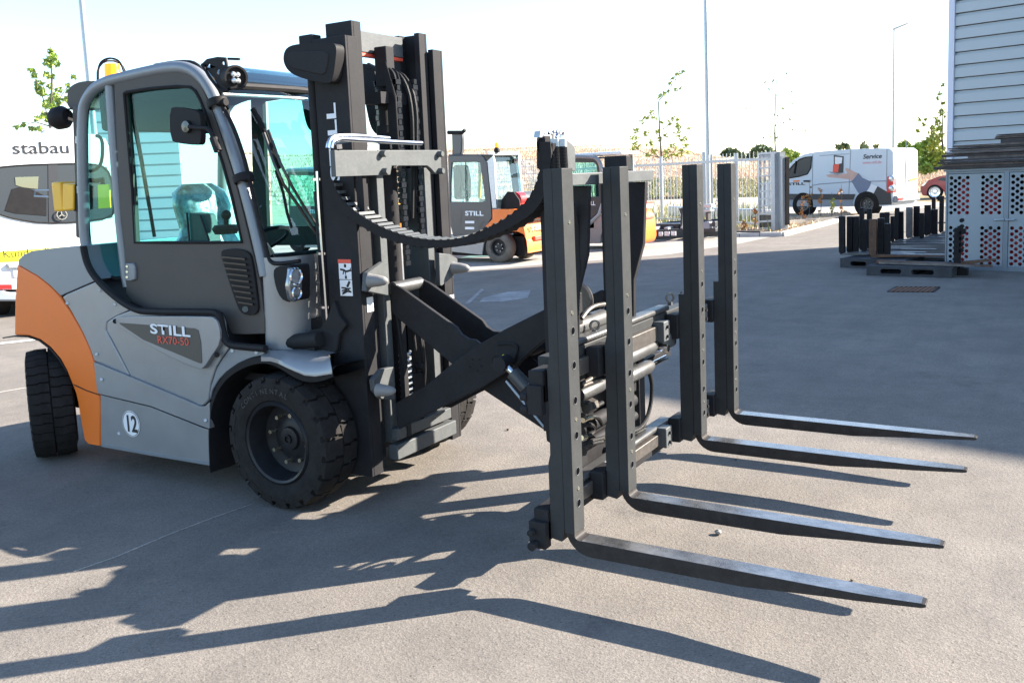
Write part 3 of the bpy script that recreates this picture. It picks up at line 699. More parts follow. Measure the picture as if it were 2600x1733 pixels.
# work lamp on bracket at the roof corner
bk = [(1338,160),(1370,130),(1440,116),(1495,120),(1510,200),(1524,270),(1520,335),(1500,344),(1455,330),(1420,260),(1370,200)]
br = part('lamp_bracket', MB().prism(onY(bk, YCB-.06, zA), (0,.012,0), holes=[onY(h, YCB-.06, zA) for h in ([(1366,185),(1390,150),(1392,190)],[(1438,200),(1455,200),(1452,240),(1436,225)],[(1468,148),(1486,150),(1488,170),(1472,168)])]), 'black', T, bevel=.003)
part('bracket_brace', MB().tube(onY([(1340,165),(1390,250),(1450,330),(1500,345),(1518,330)], YCB-.065, zA), .008, 6), 'black', T)
lc = PY(*zA(1562,255), YCB-.05)
wl = part('work_lamp', MB().lathe([(0,-.10),(.035,-.095),(.055,-.06),(.062,-.01),(.062,.012),(.052,.012),(.050,-.004),(0,-.004)], lc, (.93,-.35,-.1), 26), 'black', T)
for a in range(4):
    aa = math.pi/4+a*math.pi/2; part('lamp_led', MB().sphere(lc+V3((.0,.02*1.0*math.cos(aa)+.0,.022*math.sin(aa)))+V3((.004,-.002,0)), .014, 10, 6), 'lens', wl)
part('camera_arm', MB().tube(onY([(1515,130),(1590,132)], YCB, zA), .007, 6), 'black', T)
wl2 = part('work_lamp', MB().lathe([(0,-.10),(.035,-.095),(.055,-.06),(.062,-.01),(.062,.012),(.052,.012),(0,.004)], mir(lc), (.93,.35,-.1), 22), 'black', T)
# rear post, horn, socket box, beacon
yr = YCB+.03
part('exhaust_shield', MB().prism(smooth(onY([(446,330),(500,290),(560,276),(640,276),(600,320),(545,400),(540,468),(446,468)], yr+.05, zA), 1, True), (0,.14,0)), 'door', T, bevel=.015, seg=3)
part('rear_post', MB().prism(onY([(480,440),(516,440),(518,800),(528,1300),(545,1330),(500,1310),(492,900)], yr, zA), (0,.06,0)), 'door', T, bevel=.008)
part('post_clips', MB().tube(onY([(522,645),(522,690)], yr-.01, zA), .018, 8).tube(onY([(530,975),(532,1020)], yr-.01, zA), .018, 8), 'galv', T)
part('rear_lamp', MB().lathe([(0,-.06),(.045,-.055),(.068,-.02),(.068,.03),(.05,.06),(.0,.07)], PY(*zA(405,520), yr), (-1,-.2,-.1), 24).box(PY(*zA(355,472), yr), PY(*zA(480,455), yr)+V3((0,.05,0))), 'black', T)
yb = part('socket_box', MB().prism(onY([(412,955),(487,962),(487,1132),(412,1138)], yr-.02, zA), (0,.1,0)), 'yellow', T, bevel=.008)
c_ = PY(*zA(412,1045), yr-.02)
part('socket_face', MB().box((c_.x-.10, c_.y+.0, c_.z-.088), (c_.x-.005, c_.y+.12, c_.z+.092)), 'yellow', yb, bevel=.012, seg=3)
part('socket_handle', MB().tube(onY([(330,1000),(235,1003),(228,1040),(325,1045)], yr+.02, zA), .006, 6), 'galv', yb)
part('socket_back', MB().prism(onY([(487,960),(520,975),(520,1130),(487,1140)], yr-.01, zA), (0,.1,0)), 'black', yb)
bc = PY(*zA(752,262), 3.62)
be = part('beacon', MB().lathe([(.052,-.02),(.055,.0),(.048,.01),(.046,.06),(.042,.085),(.0,.088)], bc, (0,0,1), 24), 'amber', T)
part('beacon_base', MB().lathe([(.0,-.05),(.06,-.05),(.06,-.02),(.0,-.02)], bc, (0,0,1), 20), 'black', be)
part('beacon_guard', MB().tube(smooth([bc+V3((-.12,-.02,-.10)), bc+V3((-.11,-.02,.06)), bc+V3((-.07,-.02,.11)), bc+V3((.03,-.02,.12)), bc+V3((.12,-.02,.08)), bc+V3((.14,-.02,-.06))], 2), .006, 6).tube(smooth([bc+V3((-.02,-.10,-.08)), bc+V3((-.02,-.08,.10)), bc+V3((0,.08,.11)), bc+V3((0,.1,-.06))], 2), .006, 6), 'black', be)
# tilt cylinder and joint between body and mast
part('tilt_cylinder', MB().tube([PY(*zB(1545,560), 3.5), PY(*zB(1700,545), 3.5)], .04, 12).tube([PY(*zB(1560,590), 3.52), PY(*zB(1690,600), 3.52)], .03, 10), 'mast', T)
part('pivot_bracket', MB().prism(onY([(1640,500),(1700,486),(1730,440),(1760,370),(1770,340),(1800,420),(1838,470),(1800,520),(1790,600),(1760,640),(1700,600),(1650,608)], 3.53, zB), (0,.06,0)), 'mast', T, bevel=.006)
# ================================================================ MAST
def chan(name, x0, x1, ya, yb, z0, z1, m, inside):
    """upright C-section: web on the outer side, two flanges"""
    b = MB(); t = .016; f = .034
    if inside > 0: b.box((x0,ya,z0),(x1,ya+t,z1)); 
    else: b.box((x0,yb-t,z0),(x1,yb,z1))
    y0, y1 = (ya+t, yb) if inside > 0 else (ya, yb-t)
    b.box((x1-f,y0,z0),(x1,y1,z1)); b.box((x0,y0,z0),(x0+f,y1,z1))
    return part(name, b, m, T, bevel=.003)
o1 = chan('mast_outer_rail', -3.235, -3.02, 3.557, 3.650, .145, 2.37, 'mast', 1)
o2 = chan('mast_outer_rail', -3.235, -3.02, 4.290, 4.383, .145, 2.37, 'mast', -1)
i1 = chan('mast_inner_rail', -3.225, -3.055, 3.652, 3.725, .20, 2.455, 'mast', 1)
i2 = chan('mast_inner_rail', -3.225, -3.055, 4.215, 4.288, .20, 2.455, 'mast', -1)
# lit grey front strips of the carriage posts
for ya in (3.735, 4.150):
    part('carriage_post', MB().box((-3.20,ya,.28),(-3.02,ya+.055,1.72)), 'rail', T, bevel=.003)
part('mast_crossbar', MB().box((-3.215,3.727,2.33),(-3.165,4.213,2.44)), 'rail', T, bevel=.004)
part('mast_crossbar_lining', MB().box((-3.21,3.727,2.312),(-3.17,4.213,2.328)), 'redletter', T)
part('mast_crossbar', MB().box((-3.25,3.652,.19),(-3.19,4.288,.33)), 'mast', T, bevel=.004)
part('mast_foot_beam', MB().box((-3.02,3.70,.20),(-2.96,4.25,.28)), 'rail', T, bevel=.006)
part('mast_crossbar', MB().box((-3.23,3.75,1.42),(-3.17,4.19,1.50)), 'rail', T, bevel=.004)
# text on the mast
p = PY(*zC(575,1075), 3.557); q = PY(*zC(572,820), 3.557)
o = PY(*zC(578,1440), 3.557); z_end = PY(*zC(570,815), 3.557).z
lt = text('STILL', o, V3((0.0,0,1)), V3((-1,0,0)), .058, 'letter', o1, bold=.035)
k_ = (z_end-o.z)/max(v.co.z for v in lt.data.vertices)
for v in lt.data.vertices: v.co.z *= k_
# lift cylinders behind the rails, with clamps
for y in (3.60, 4.34):
    cyl = part('lift_cylinder', MB().cyl((-3.285,y,.3),(-3.285,y,1.62),.034,16).cyl((-3.285,y,1.62),(-3.285,y,2.36),.026,16), 'mast', T)
    for z in (1.02, 1.30, 1.68): part('pipe_clip', MB().lathe([(.036,-.006),(.040,-.006),(.040,.006),(.036,.006)], (-3.285,y,z), (0,0,1), 16, True), 'chrome', cyl)
    part('cylinder_head', MB().box((-3.33,y-.035,2.26),(-3.24,y+.035,2.40)), 'mast', cyl, bevel=.006)
part('hydraulic_pipe', MB().tube([(-3.245,3.545,.7),(-3.25,3.545,1.6),(-3.25,3.55,1.72)], .008, 6), 'chrome', T)
# chain pulleys and lift chains
for y in (3.97,):
    part('chain_wheel', MB().lathe([(0,-.026),(.018,-.028),(.02,-.02),(.070,-.02),(.073,-.012),(.062,-.008),(.062,.008),(.073,.012),(.070,.02),(.02,.02),(0,.024)], (-3.10,y,2.185), (0,1,0), 30), 'mast', T)
def chain(x, y, z0, z1):
    b = MB(); z = z0; i = 0
    while z < z1:
        w = .012 if i % 2 else .02
        b.box((x-.010,y-w,z),(x+.010,y+w,z+.026)); z += .030; i += 1
    part('lift_chain', b, 'gloss', T)
for y, za_ in ((3.97, 1.2), (4.12, 1.3)): chain(-3.035, y, za_, 2.17); chain(-3.165, y, 1.5, 2.17)
part('free_lift_cylinder', MB().cyl((-3.13,3.97,.35),(-3.13,3.97,1.95),.048,20).cyl((-3.13,3.97,1.95),(-3.13,3.97,2.2),.03,16).box((-3.17,3.86,2.06),(-3.06,4.08,2.12)), 'mast', T)
part('pulley_bracket', MB().box((-3.15,3.935,2.15),(-3.07,4.005,2.36)).prism([(-3.08,3.93,2.3),(-3.02,3.93,2.1),(-3.02,3.93,1.8),(-3.08,3.93,1.7)], (0,.012,0)), 'mast', T, bevel=.006)
mh = MB()
for k_, (y, a) in enumerate(((4.07,.03),(4.10,.04))):
    mh.tube(smooth([(-3.06,y,1.45),(-3.03,y,1.8),(-3.05+a,y,2.1),(-3.1,y,2.25),(-3.18,y,2.2),(-3.2,y,1.9)], 2), .011, 6)
part('hydraulic_hose', mh, 'hose', T)
# convex mirrors high on the mast and the ones behind it
def mirror_pod(pts, Y, th, f=zC):
    o = part('large_mirror', MB().prism(smooth(onY(pts, Y, f), 2, True), (0,th,0)), 'black', T, bevel=.03, seg=4); return o
mp1 = mirror_pod([(125,420),(160,370),(250,348),(500,338),(548,360),(540,480),(515,650),(470,668),(290,632),(170,580),(122,500)], 3.49, .06)
part('mirror_recess', MB().prism(smooth(onY([(150,470),(165,410),(300,400),(485,402),(480,500),(455,605),(340,580),(180,545)], 3.486, zC), 1, True), (0,.01,0)), 'mast', mp1, bevel=.008)
mirror_pod([(245,628),(330,660),(390,680),(390,1050),(355,1055),(310,1010),(280,880)], 4.6, .05)
mirror_pod([(722,495),(830,525),(860,600),(880,800),(885,1075),(850,1065),(810,1000),(780,850),(740,650)], 4.30, .05)
part('mirror_stay', MB().tube([PY(*zC(400,400), 3.5), (-3.24,3.60,2.22)], .016, 8).tube([PY(*zC(800,520), 4.3), (-3.2,4.25,2.2)], .016, 8), 'black', T)
# warning stickers on the near rail
def sticker(pts, col, Y=3.5555, name='warning_sticker'):
    return part(name, MB().prism(onY(pts, Y, zD), (0,.001,0)), col, o1)
sticker([(162,435),(230,436),(232,456),(163,455)], 'redletter')
sticker([(166,456),(232,457),(236,542),(170,540)], 'white'); sticker([(172,544),(237,545),(242,630),(177,628)], 'white')
def glyph(strokes):
    b = MB()
    for s_, w_ in strokes:
        P = onY(s_, 3.5548, zD)
        for a, c in zip(P, P[1:]): b.beam(a, c, .0012, w_, (c-a).cross(V3((0,1,0))))
    part('pictogram', b, 'ink', o1)
glyph([([(200,460),(201,478)],.012),([(196,470),(206,470)],.008),([(175,488),(195,492),(205,500),(228,494)],.010),([(195,492),(190,515)],.006),([(202,500),(204,518)],.005),([(205,522),(206,538)],.012),([(228,480),(232,500)],.004)])
glyph([([(225,552),(212,582)],.013),([(182,585),(205,588),(222,596)],.008),([(184,602),(230,588)],.007),([(188,615),(206,602),(234,608)],.009),([(186,622),(226,600)],.005)])
part('warning_sticker', MB().box((-3.018,3.595,1.0),(-3.0165,3.645,1.075)), 'white', o1)
part('warning_sticker', MB().box((-3.018,4.325,.90),(-3.0165,4.372,.99)), 'white', o2)
# mounting plate across the mast
XP = -2.935
pl_ = [(530,1195),(1378,1195),(1386,1382),(1336,1386),(1300,1345),(1268,1320),(990,1320),(978,1392),(540,1408)]
mp_ = part('mounting_plate', MB().prism([PX(*zC(*q), XP) for q in pl_], (-.028,0,0)), 'rail', T, bevel=.004)
for q in ((905,1225),(920,1365),(1358,1228),(1365,1362)):
    c_ = PX(*zC(*q), XP); part('plate_bolt', MB().lathe([(0,.030),(.014,.030),(.017,.024),(.017,0),(0,0)], c_, (1,0,0), 14), 'rail', mp_)
cp_ = [PX(*zC(*q), XP+.02) for q in ((480,1180),(488,1120),(520,1090),(580,1078),(780,1085),(965,1102))]
part('chrome_pipe', MB().tube(smooth(cp_, 2), .011, 8).tube(smooth([PX(*zC(*q), XP+.03) for q in ((505,1180),(515,1130),(560,1105),(700,1112),(960,1128),(1225,1140))], 2), .011, 8), 'chrome', T)
part('pipe_fittings', MB().tube([PX(*zC(*q), XP+.02) for q in ((530,1140),(620,1125),(710,1110))], .009, 6).tube([PX(*zC(*q), XP) for q in ((570,1150),(575,1185))], .014, 6).tube([PX(*zC(*q), XP) for q in ((980,1150),(985,1190))], .006, 6).tube([PX(*zC(*q), XP) for q in ((880,1120),(880,1195))], .006, 6), 'chrome', T)
part('guide_post', MB().box((-3.0,3.545,1.45),(-2.955,3.575,1.72)), 'black', T, bevel=.004)
# buffer plates with rubber cones
def buffer(pts, cone, X=-2.95, m='rail'):
    o = part('buffer_plate', MB().prism([PX(*zD(*q), X) for q in pts], (-.03,0,0)), m, T, bevel=.004)
    a = PX(*zD(*cone), X)
    part('rubber_buffer', MB().lathe([(0,.105),(.012,.10),(.022,.085),(.029,.05),(.032,.02),(.036,.0),(0,0)], a, (1,.1,0), 18), 'cone', o)
buffer([(318,508),(405,448),(428,452),(432,628),(312,604)], (332,548))
buffer([(700,402),(760,408),(798,432),(800,480),(770,530),(716,576),(704,572)], (775,482))
buffer([(352,1075),(398,1018),(462,1004),(466,1182),(394,1176),(358,1130)], (375,1128))
# ================================================================ PANTOGRAPH
AY = 3.70
Bn = [(470,1195),(620,1110),(765,990),(905,888),(1050,805),(1200,730),(1330,665),(1345,690),(1330,830),(1280,850),(1210,905),(1150,960),(1100,1015),(1050,1040),(930,1115),(640,1255),(490,1335),(478,1320)]
armB = part('lower_scissor_arm', MB().prism(onY(Bn, AY, zD), (0,.03,0)), 'mast', T, bevel=.005)
An = [(440,560),(500,590),(790,798),(815,835),(850,858),(888,862),(920,890),(1100,1040),(1200,1190),(1290,1300),(1290,1362),(1240,1330),(930,1125),(760,985),(475,745),(450,715)]
armA = part('upper_scissor_arm', MB().prism(onY(An, AY+.06, zD), (0,.026,0)), 'mast', T, bevel=.005)
dup(armA, T, (0, .24, 0)); dup(armB, T, (0, .46, 0))
a = PY(*zD(452,590), AY+.07); part('scissor_tube', MB().cyl(a, a+V3((.0,.24,0)), .034, 20), 'alum', T)
c_ = PY(*zD(1015,980), AY); part('pivot_pin', MB().lathe([(0,-.012),(.026,-.012),(.03,0),(.03,.5),(0,.5)], c_, (0,1,0), 20).lathe([(.036,-.002),(.042,-.002),(.042,.004),(.036,.004)], c_, (0,1,0), 24, True), 'mast', T)
part('pivot_rib', MB().tube(smooth(onY([(1010,885),(1060,880),(1105,885),(1118,905),(1105,950),(1090,990)], AY-.003, zD), 2), .008, 6), 'mast', armB)
for q in ((878,965),(915,965),(865,1005),(905,1025),(925,1000)): part('rivet', MB().cyl(PY(*zD(*q), AY-.002), PY(*zD(*q), AY+.01), .006, 8), 'black', armB)
part('arm_label', MB().cyl(PY(*zD(1042,950), AY-.003), PY(*zD(1042,950), AY), .010, 10), 'yellow2', armB)
# reach cylinder
a, b_, c_, d_ = (PY(*zD(*q), 3.60) for q in ((1040,985),(1092,1035),(1165,1115),(1215,1180)))
rc_ = part('reach_cylinder', MB().tube([b_, c_], .034, 18), 'alum', T)
part('cylinder_rod', MB().tube([a, b_], .016, 12), 'chrome', rc_)
part('cylinder_foot', MB().tube([c_, d_], .036, 14), 'mast', rc_)
part('cylinder_eye', MB().lathe([(0,-.04),(.035,-.04),(.035,.04),(0,.04)], a, (0,1,0), 16), 'mast', rc_)
part('cylinder_eye', MB().lathe([(0,-.04),(.04,-.04),(.04,.05),(0,.05)], d_, (0,1,0), 16), 'mast', rc_)
part('tie_rod', MB().tube([PY(*zD(1055,1080), 3.62), PY(*zD(1262,1330), 3.62)], .006, 6), 'galv', T)
part('cylinder_mount', MB().prism(onY([(1150,1190),(1200,1160),(1262,1165),(1290,1150),(1300,1420),(1270,1400),(1262,1310),(1200,1255),(1170,1245)], 3.58, zD), (0,.05,0)), 'mast', T, bevel=.006)
# hoses and spring between the mast rails, behind the arms
sp_ = MB(); c0_ = V3((-3.0,3.86,.42))
pts = [c0_+V3((.030*math.cos(i*.9), .030*math.sin(i*.9), i*.0046)) for i in range(72)]
sp_.tube(pts, .0075, 6); part('coil_hose', sp_, 'galv', T)
hs = MB()
for k_, (y, x) in enumerate(((3.80,-2.99),(3.93,-3.0),(3.96,-2.98),(4.0,-3.0))):
    hs.tube(smooth([(x,y,.95),(x+.02,y,.75),(x+.01,y+.02,.6),(x-.03,y+.03,.45),(x,y,.36)], 2), .010, 6)
part('hydraulic_hose', hs, 'hose', T)
part('valve_block', MB().box((-3.03,3.88,.52),(-2.97,3.99,.62)).cyl((-2.98,3.92,.66),(-2.93,3.92,.66),.016).cyl((-2.99,3.98,.47),(-2.93,3.98,.47),.012), 'black', T, bevel=.004)
# carriage verticals in front of the rails (the frame the arms are hung in)
part('carriage_plate', MB().box((-2.995,3.80,.30),(-2.965,3.835,.95)), 'mast', T)
part('carriage_bar', MB().box((-3.01,3.72,.30),(-2.97,4.22,.36)), 'rail', T, bevel=.004)
# ---------------------------------------------------------------- cable drag chain
lo = [(105,20),(118,95),(152,155),(205,205),(300,270),(400,322),(500,352),(600,370),(700,374),(800,366),(900,342),(1000,303),(1100,255),(1185,200),(1240,140),(1275,60),(1290,-40),(1296,-130),(1290,-190)]
up = [(140,20),(155,75),(190,120),(240,172),(300,212),(400,270),(520,312),(640,333),(760,333),(860,310),(960,270),(1060,215),(1140,155),(1190,95),(1222,20),(1238,-60),(1240,-130),(1232,-190)]
YCH = 3.50
pl = smooth(onY(lo, YCH, zD), 2); pu = smooth(onY(up, YCH, zD), 2)
def resample(P, n):
    L = [0]
    for a, b in zip(P, P[1:]): L.append(L[-1]+(b-a).length)
    out = []
    for i in range(n):
        t = L[-1]*i/(n-1); j = max(k for k in range(len(L)) if L[k] <= t+1e-9); j = min(j, len(P)-2)
        out.append(P[j].lerp(P[j+1], (t-L[j])/((L[j+1]-L[j]) or 1)))
    return out
NL = 36
pl = resample(pl, NL+1); pu = resample(pu, NL+1)
cc = part('drag_chain', MB().tube([(a*.72+b*.28)+V3((0,.055,0)) for a, b in zip(pl, pu)], .012, 8), 'hose', T)
for i in range(NL):
    a, b, c, d = pl[i], pl[i+1], pu[i+1], pu[i]
    e = .03; a2 = a.lerp(b, -.05); b2 = a.lerp(b, 1-e); c2 = d.lerp(c, 1-e); d2 = d.lerp(c, -.05)
    m_ = MB(); m_.prism([a2,b2,c2,d2], (0,.012,0)); m_.prism(off([a2,b2,c2,d2],(0,.105,0)), (0,.012,0))
    up_ = ((c2+d2)/2-(a2+b2)/2).normalized(); t_ = (b2-a2).normalized()
    ct = (c2+d2)/2
    (m_.beam(ct+V3((0,-.001,0)), ct+V3((0,.118,0)), .030, .006, up_) if i >= 21 else None)
    cb_ = (a2+b2)/2; m_.beam(cb_+V3((0,.01,0)), cb_+V3((0,.11,0)), .034, .006, up_)
    part('chain_link', m_, 'black', cc)
    if i < 21: part('crossbar', MB().beam(ct+t_*.0+V3((0,.0,0)), ct+V3((0,.117,0)), .016, .008, up_), 'rail', cc)
# ================================================================ FORK CARRIAGE
FX = -1.615
def railY(name, q0, q1, X, w, h, m, y0=3.235, y1=5.22, bev=.004):
    a = PX(*zH(*q0), X); b = PX(*zH(*q1), X); z = (a.z+b.z)/2
    return part(name, MB().box((X-w, y0, z-h/2), (X, y1, z+h/2)), m, T, bevel=bev)
def zH(x, y): return (1400+x*.3188, 700+y*.3188)
R1 = railY('upper_slide_rail', (640,545), (900,440), -1.775, .075, .075, 'steel')
R2 = railY('lower_slide_rail', (660,1445), (915,1270), -1.775, .075, .06, 'steel')
zu, zl = wpos(R1).z, wpos(R2).z
part('upper_beam', MB().box((-1.87,3.30,zu+.035),(-1.80,5.12,zu+.085)), 'fork', T, bevel=.006)
part('upper_beam_cover', MB().box((-1.86,3.5,zu+.088),(-1.79,4.62,zu+.118)), 'alum', T, bevel=.012)
part('lower_beam', MB().box((-1.87,3.30,zl-.08),(-1.80,5.12,zl-.035)), 'mast', T, bevel=.006)
part('lower_beam_cover', MB().box((-1.86,3.5,zl+.035),(-1.79,4.62,zl+.065)), 'alum', T, bevel=.012)
part('frame_post', MB().box((-1.96,3.66,zl-.1),(-1.86,3.72,zu+.30)), 'mast', T, bevel=.005)
part('frame_post', MB().box((-1.96,4.34,zl-.1),(-1.86,4.42,zu+.05)), 'mast', T, bevel=.005)
part('frame_plate', MB().box((-1.90,3.38,zl+.30),(-1.87,3.60,zu-.05)), 'mast', T, bevel=.004)
part('frame_label', MB().box((-1.868,3.40,zu-.155),(-1.866,3.44,zu-.075)), 'yellow2', T)
part('frame_crossbar', MB().box((-1.95,3.42,.62),(-1.86,4.8,.67)), 'mast', T, bevel=.005)
ya_, yb_ = PX(1472,1000,-1.91).y, PX(1560,1000,-1.91).y
part('backing_plate', MB().box((-1.93,ya_,zl-.02),(-1.90,yb_,zu+.0)), 'black', T)
part('cross_tube', MB().tube([(-1.86,ya_,(zl+zu)/2-.04),(-1.86,yb_+.1,(zl+zu)/2-.04)], .035, 14), 'mast', T)
part('cross_tube', MB().tube([(-1.85,ya_,zl+.16),(-1.85,yb_+.1,zl+.16)], .025, 14), 'mast', T)
# wedge-shaped gussets with the top bar
for y, yo in ((3.57, 0), (4.20, 0)):
    ax_, bx_ = -1.98, -1.74
    part('frame_gusset', MB().prism([(ax_,y,1.60),(bx_,y,1.60),(bx_-.02,y,1.3),(bx_-.075,y,1.12),(bx_-.09,y,.55),(ax_,y,.55)], (0,.035,0)), 'mast', T, bevel=.004)
tb0 = PX(1456, 438, -1.74)
part('top_crossbar', MB().box((-1.80, 3.30, 1.603), (-1.735, 4.30, 1.655)), 'rail', T, bevel=.004)
fha, fhb = PY(1534, 424, 3.9), PY(1590, 394, 3.9)
part('frame_head', MB().box((fha.x,3.9,1.656),(fhb.x,3.955,fhb.z)), 'mast', T, bevel=.005)
# hose head above the near forks
def zI(x, y): return (1340+x*.2041, 320+y*.2041)
hh = part('hose_head', MB().prism([PX(*zI(*q), -1.93) for q in ((182,150),(205,120),(290,120),(300,530),(182,530))], (-.03,0,0)), 'black', T, bevel=.006)
part('head_plate', MB().prism([PX(*zI(*q), -1.86) for q in ((480,165),(555,225),(592,280),(596,560),(480,560))], (-.02,0,0)), 'rail', T, bevel=.003)
part('head_bracket', MB().prism([PX(*zI(*q), -1.92) for q in ((158,62),(232,44),(240,95),(200,108),(190,140),(150,140))], (-.03,0,0)), 'galv', hh)
for k_, (x0, x1, y0) in enumerate(((262,332,66),(322,372,52),(365,425,50),(398,462,68))):
    P = [PX(*zI(*q), -1.90+.012*k_) for q in ((x0,y0+30),(x0+18,y0),(x0+45,y0+20),(x1-18,y0+95))]
    part('steel_pipe', MB().tube(smooth(P, 2), .007, 6), 'chrome', hh)
    a = PX(*zI(x1-18, 160), -1.89+.012*k_); b = PX(*zI(x1-16, 260), -1.89+.012*k_); part('hose_sleeve', MB().tube([a, b], .015, 10), 'galv', hh)
    c = PX(*zI(x1+2, 560), -1.86+.012*k_); n_ = 34; rr = [.0125 if i % 2 else .0155 for i in range(n_)]
    part('corrugated_hose', MB().tube([b.lerp(c, i/(n_-1)) for i in range(n_)], rr, 10), 'hose', hh)
part('thin_cable', MB().tube(smooth([PX(*zI(*q), -1.95) for q in ((195,145),(140,150),(118,200),(125,290),(160,380),(175,470))], 2), .005, 6), 'hose', hh)
n_ = 60; P = resample(smooth([PX(*q, -1.80) for q in ((1452,520),(1462,560),(1470,640),(1468,720),(1464,800))], 2), n_)
part('corrugated_hose', MB().tube(P, [.010 if i % 2 else .0125 for i in range(n_)], 8), 'hose', T)
# hydraulic side-shift cylinders and hoses between the forks
def cylH(q0, q1, X, r, m='alum', name='side_shift_cylinder', rod=True):
    a = PX(*zH(*q0), X); b = PX(*zH(*q1), X); z = (a.z+b.z)/2; o = part(name, MB().tube([(X,a.y,z),(X,a.y+.01,z),(X,b.y-.05,z),(X,b.y,z)], [r*.9,r,r,r*.75], 18), m, T)
    part('cylinder_rod', MB().cyl((X,b.y,z),(X,b.y+.22,z), r*.4, 10), 'chrome', o); return o, z, b.y
co, z1_, y1_ = cylH((420,700),(815,590), -1.80, .035)
part('rod_clevis', MB().box((-1.84,y1_+.05,z1_-.04),(-1.76,y1_+.24,z1_+.045)), 'rail', co, bevel=.02, seg=3)
part('clevis_pin', MB().tube([(-1.79,y1_+.03,z1_-.015),(-1.73,y1_+.03,z1_-.015)], .020, 10), 'chrome', co)
co, z2_, y2_ = cylH((560,800),(790,740), -1.80, .036)
part('port_block', MB().box((-1.85,3.98,z2_-.11),(-1.79,4.10,z2_-.04)), 'black', co, bevel=.006)
part('loop_hose', MB().tube(smooth([PX(*zH(*q), -1.79) for q in ((780,770),(800,850),(800,960),(780,1080),(745,1170),(690,1225),(640,1240)) ], 2), .011, 8), 'hose', T)
# left group between the first and second fork
cylH((215,900),(420,900), -1.86, .034)
part('ring_disc', MB().lathe([(0,-.01),(.03,-.01),(.075,-.012),(.082,0),(.075,.012),(0,.012)], PX(*zH(215,195), -1.96)+V3((0,.02,0)), (.3,1,0), 26), 'steel', T)
cA = PX(*zH(225,400), -1.90); part('tilt_jack', MB().tube([cA+V3((0,-.1,0)), cA, cA+V3((-.0,.24,.0))], .045, 18), 'alum', T)
def lift_ring(q, X):
    c = PX(*zH(*q), X); part('lifting_eye', MB().lathe([(.018,-.006),(.026,-.006),(.026,.006),(.018,.006)], c, (.75,-.65,0), 18, True).box(c+V3((-.01,-.01,-.04)), c+V3((.01,.01,-.022))), 'rail', T)
lift_ring((345,395), -1.82); lift_ring((945,175), -1.80)
hz = MB()
for pth in (((240,340),(290,270),(350,235),(425,225)), ((235,860),(300,830),(360,780),(405,765)), ((240,880),(310,850),(400,830))): part('steel_hose', MB().tube(smooth([PX(*zH(*q), -1.84) for q in pth], 2), .010, 8), 'steel', T)
hz = MB()
for pth in (((245,1170),(300,1120),(370,1120),(405,1180)), ((250,1190),(330,1180),(340,1250),(250,1290)), ((245,1340),(330,1310),(410,1290)), ((245,1355),(330,1330),(415,1315)), ((650,1225),(700,1210),(745,1190)), ((650,1255),(700,1240),(740,1215)), ((235,1020),(290,1000),(350,1040),(405,1010))):
    part('hydraulic_hose', MB().tube(smooth([PX(*zH(*q), -1.80) for q in pth], 2), .011, 8), 'hose', T)
hz = MB()
for pth in (((250,1150),(290,1130),(320,1125)), ((240,1290),(275,1280)), ((430,1300),(430,1301)) ): part('hose_fitting', MB().tube([PX(*zH(*q), -1.79) for q in pth], .012, 8), 'bolt', T)
for q in ((285,1045),(310,1035),(330,1025)): part('cylinder_nut', MB().lathe([(0,-.01),(.03,-.01),(.03,.01),(0,.01)], PX(*zH(*q), -1.80), (.2,1,0), 6), 'steel', T)
part('fitting', MB().tube([PY(*zD(1190,1075),3.5), PY(*zD(1240,1110),3.5)], .022, 8).box(PY(*zD(1240,1110),3.5), PY(*zD(1265,1150),3.5)+V3((0,.05,-.02))), 'galv', T)
# clamp blocks behind each fork and at the rail ends
FK = [(3.0895, 1), (3.62, 1), (4.585, 0), (5.155, 0)]
for y, s in FK:
    for z in (zu, zl):
        part('clamp_block', MB().box((-1.79,y-.012 if y < 3.2 else y-.03,z-.055),(-1.725,y+.115,z+.075)), 'mast', T, bevel=.005)
for y in (4.40, 5.0):
    for z in (zu, zl):
        cbk = part('end_clamp', MB().box((-1.815,y,z-.045),(-1.74,y+.085,z+.06)), 'rail', T, bevel=.005)
        part('clamp_bolt', MB().cyl((-1.74,y+.04,z+.03),(-1.728,y+.04,z+.03),.009,8).cyl((-1.74,y+.04,z-.02),(-1.728,y+.04,z-.02),.009,8), 'mast', cbk)
bk_ = [(175,1190),(155,1240),(130,1290),(130,1350)]
part('outer_knob', MB().box((-1.80,3.05,zl-.08),(-1.725,3.10,zl+.03)).cyl((-1.77,3.05,zl-.06),(-1.77,3.01,zl-.06),.018,8).cyl((-1.78,3.05,zl-.01),(-1.78,3.02,zl-.01),.014,8), 'mast', T, bevel=.004)
part('outer_knob', MB().box((-1.79,3.06,zu-.10),(-1.725,3.10,zu+.02)).cyl((-1.79,3.07,zu-.03),(-1.82,3.07,zu-.03),.018,8).cyl((-1.79,3.07,zu-.08),(-1.82,3.07,zu-.08),.018,8), 'mast', T, bevel=.004)
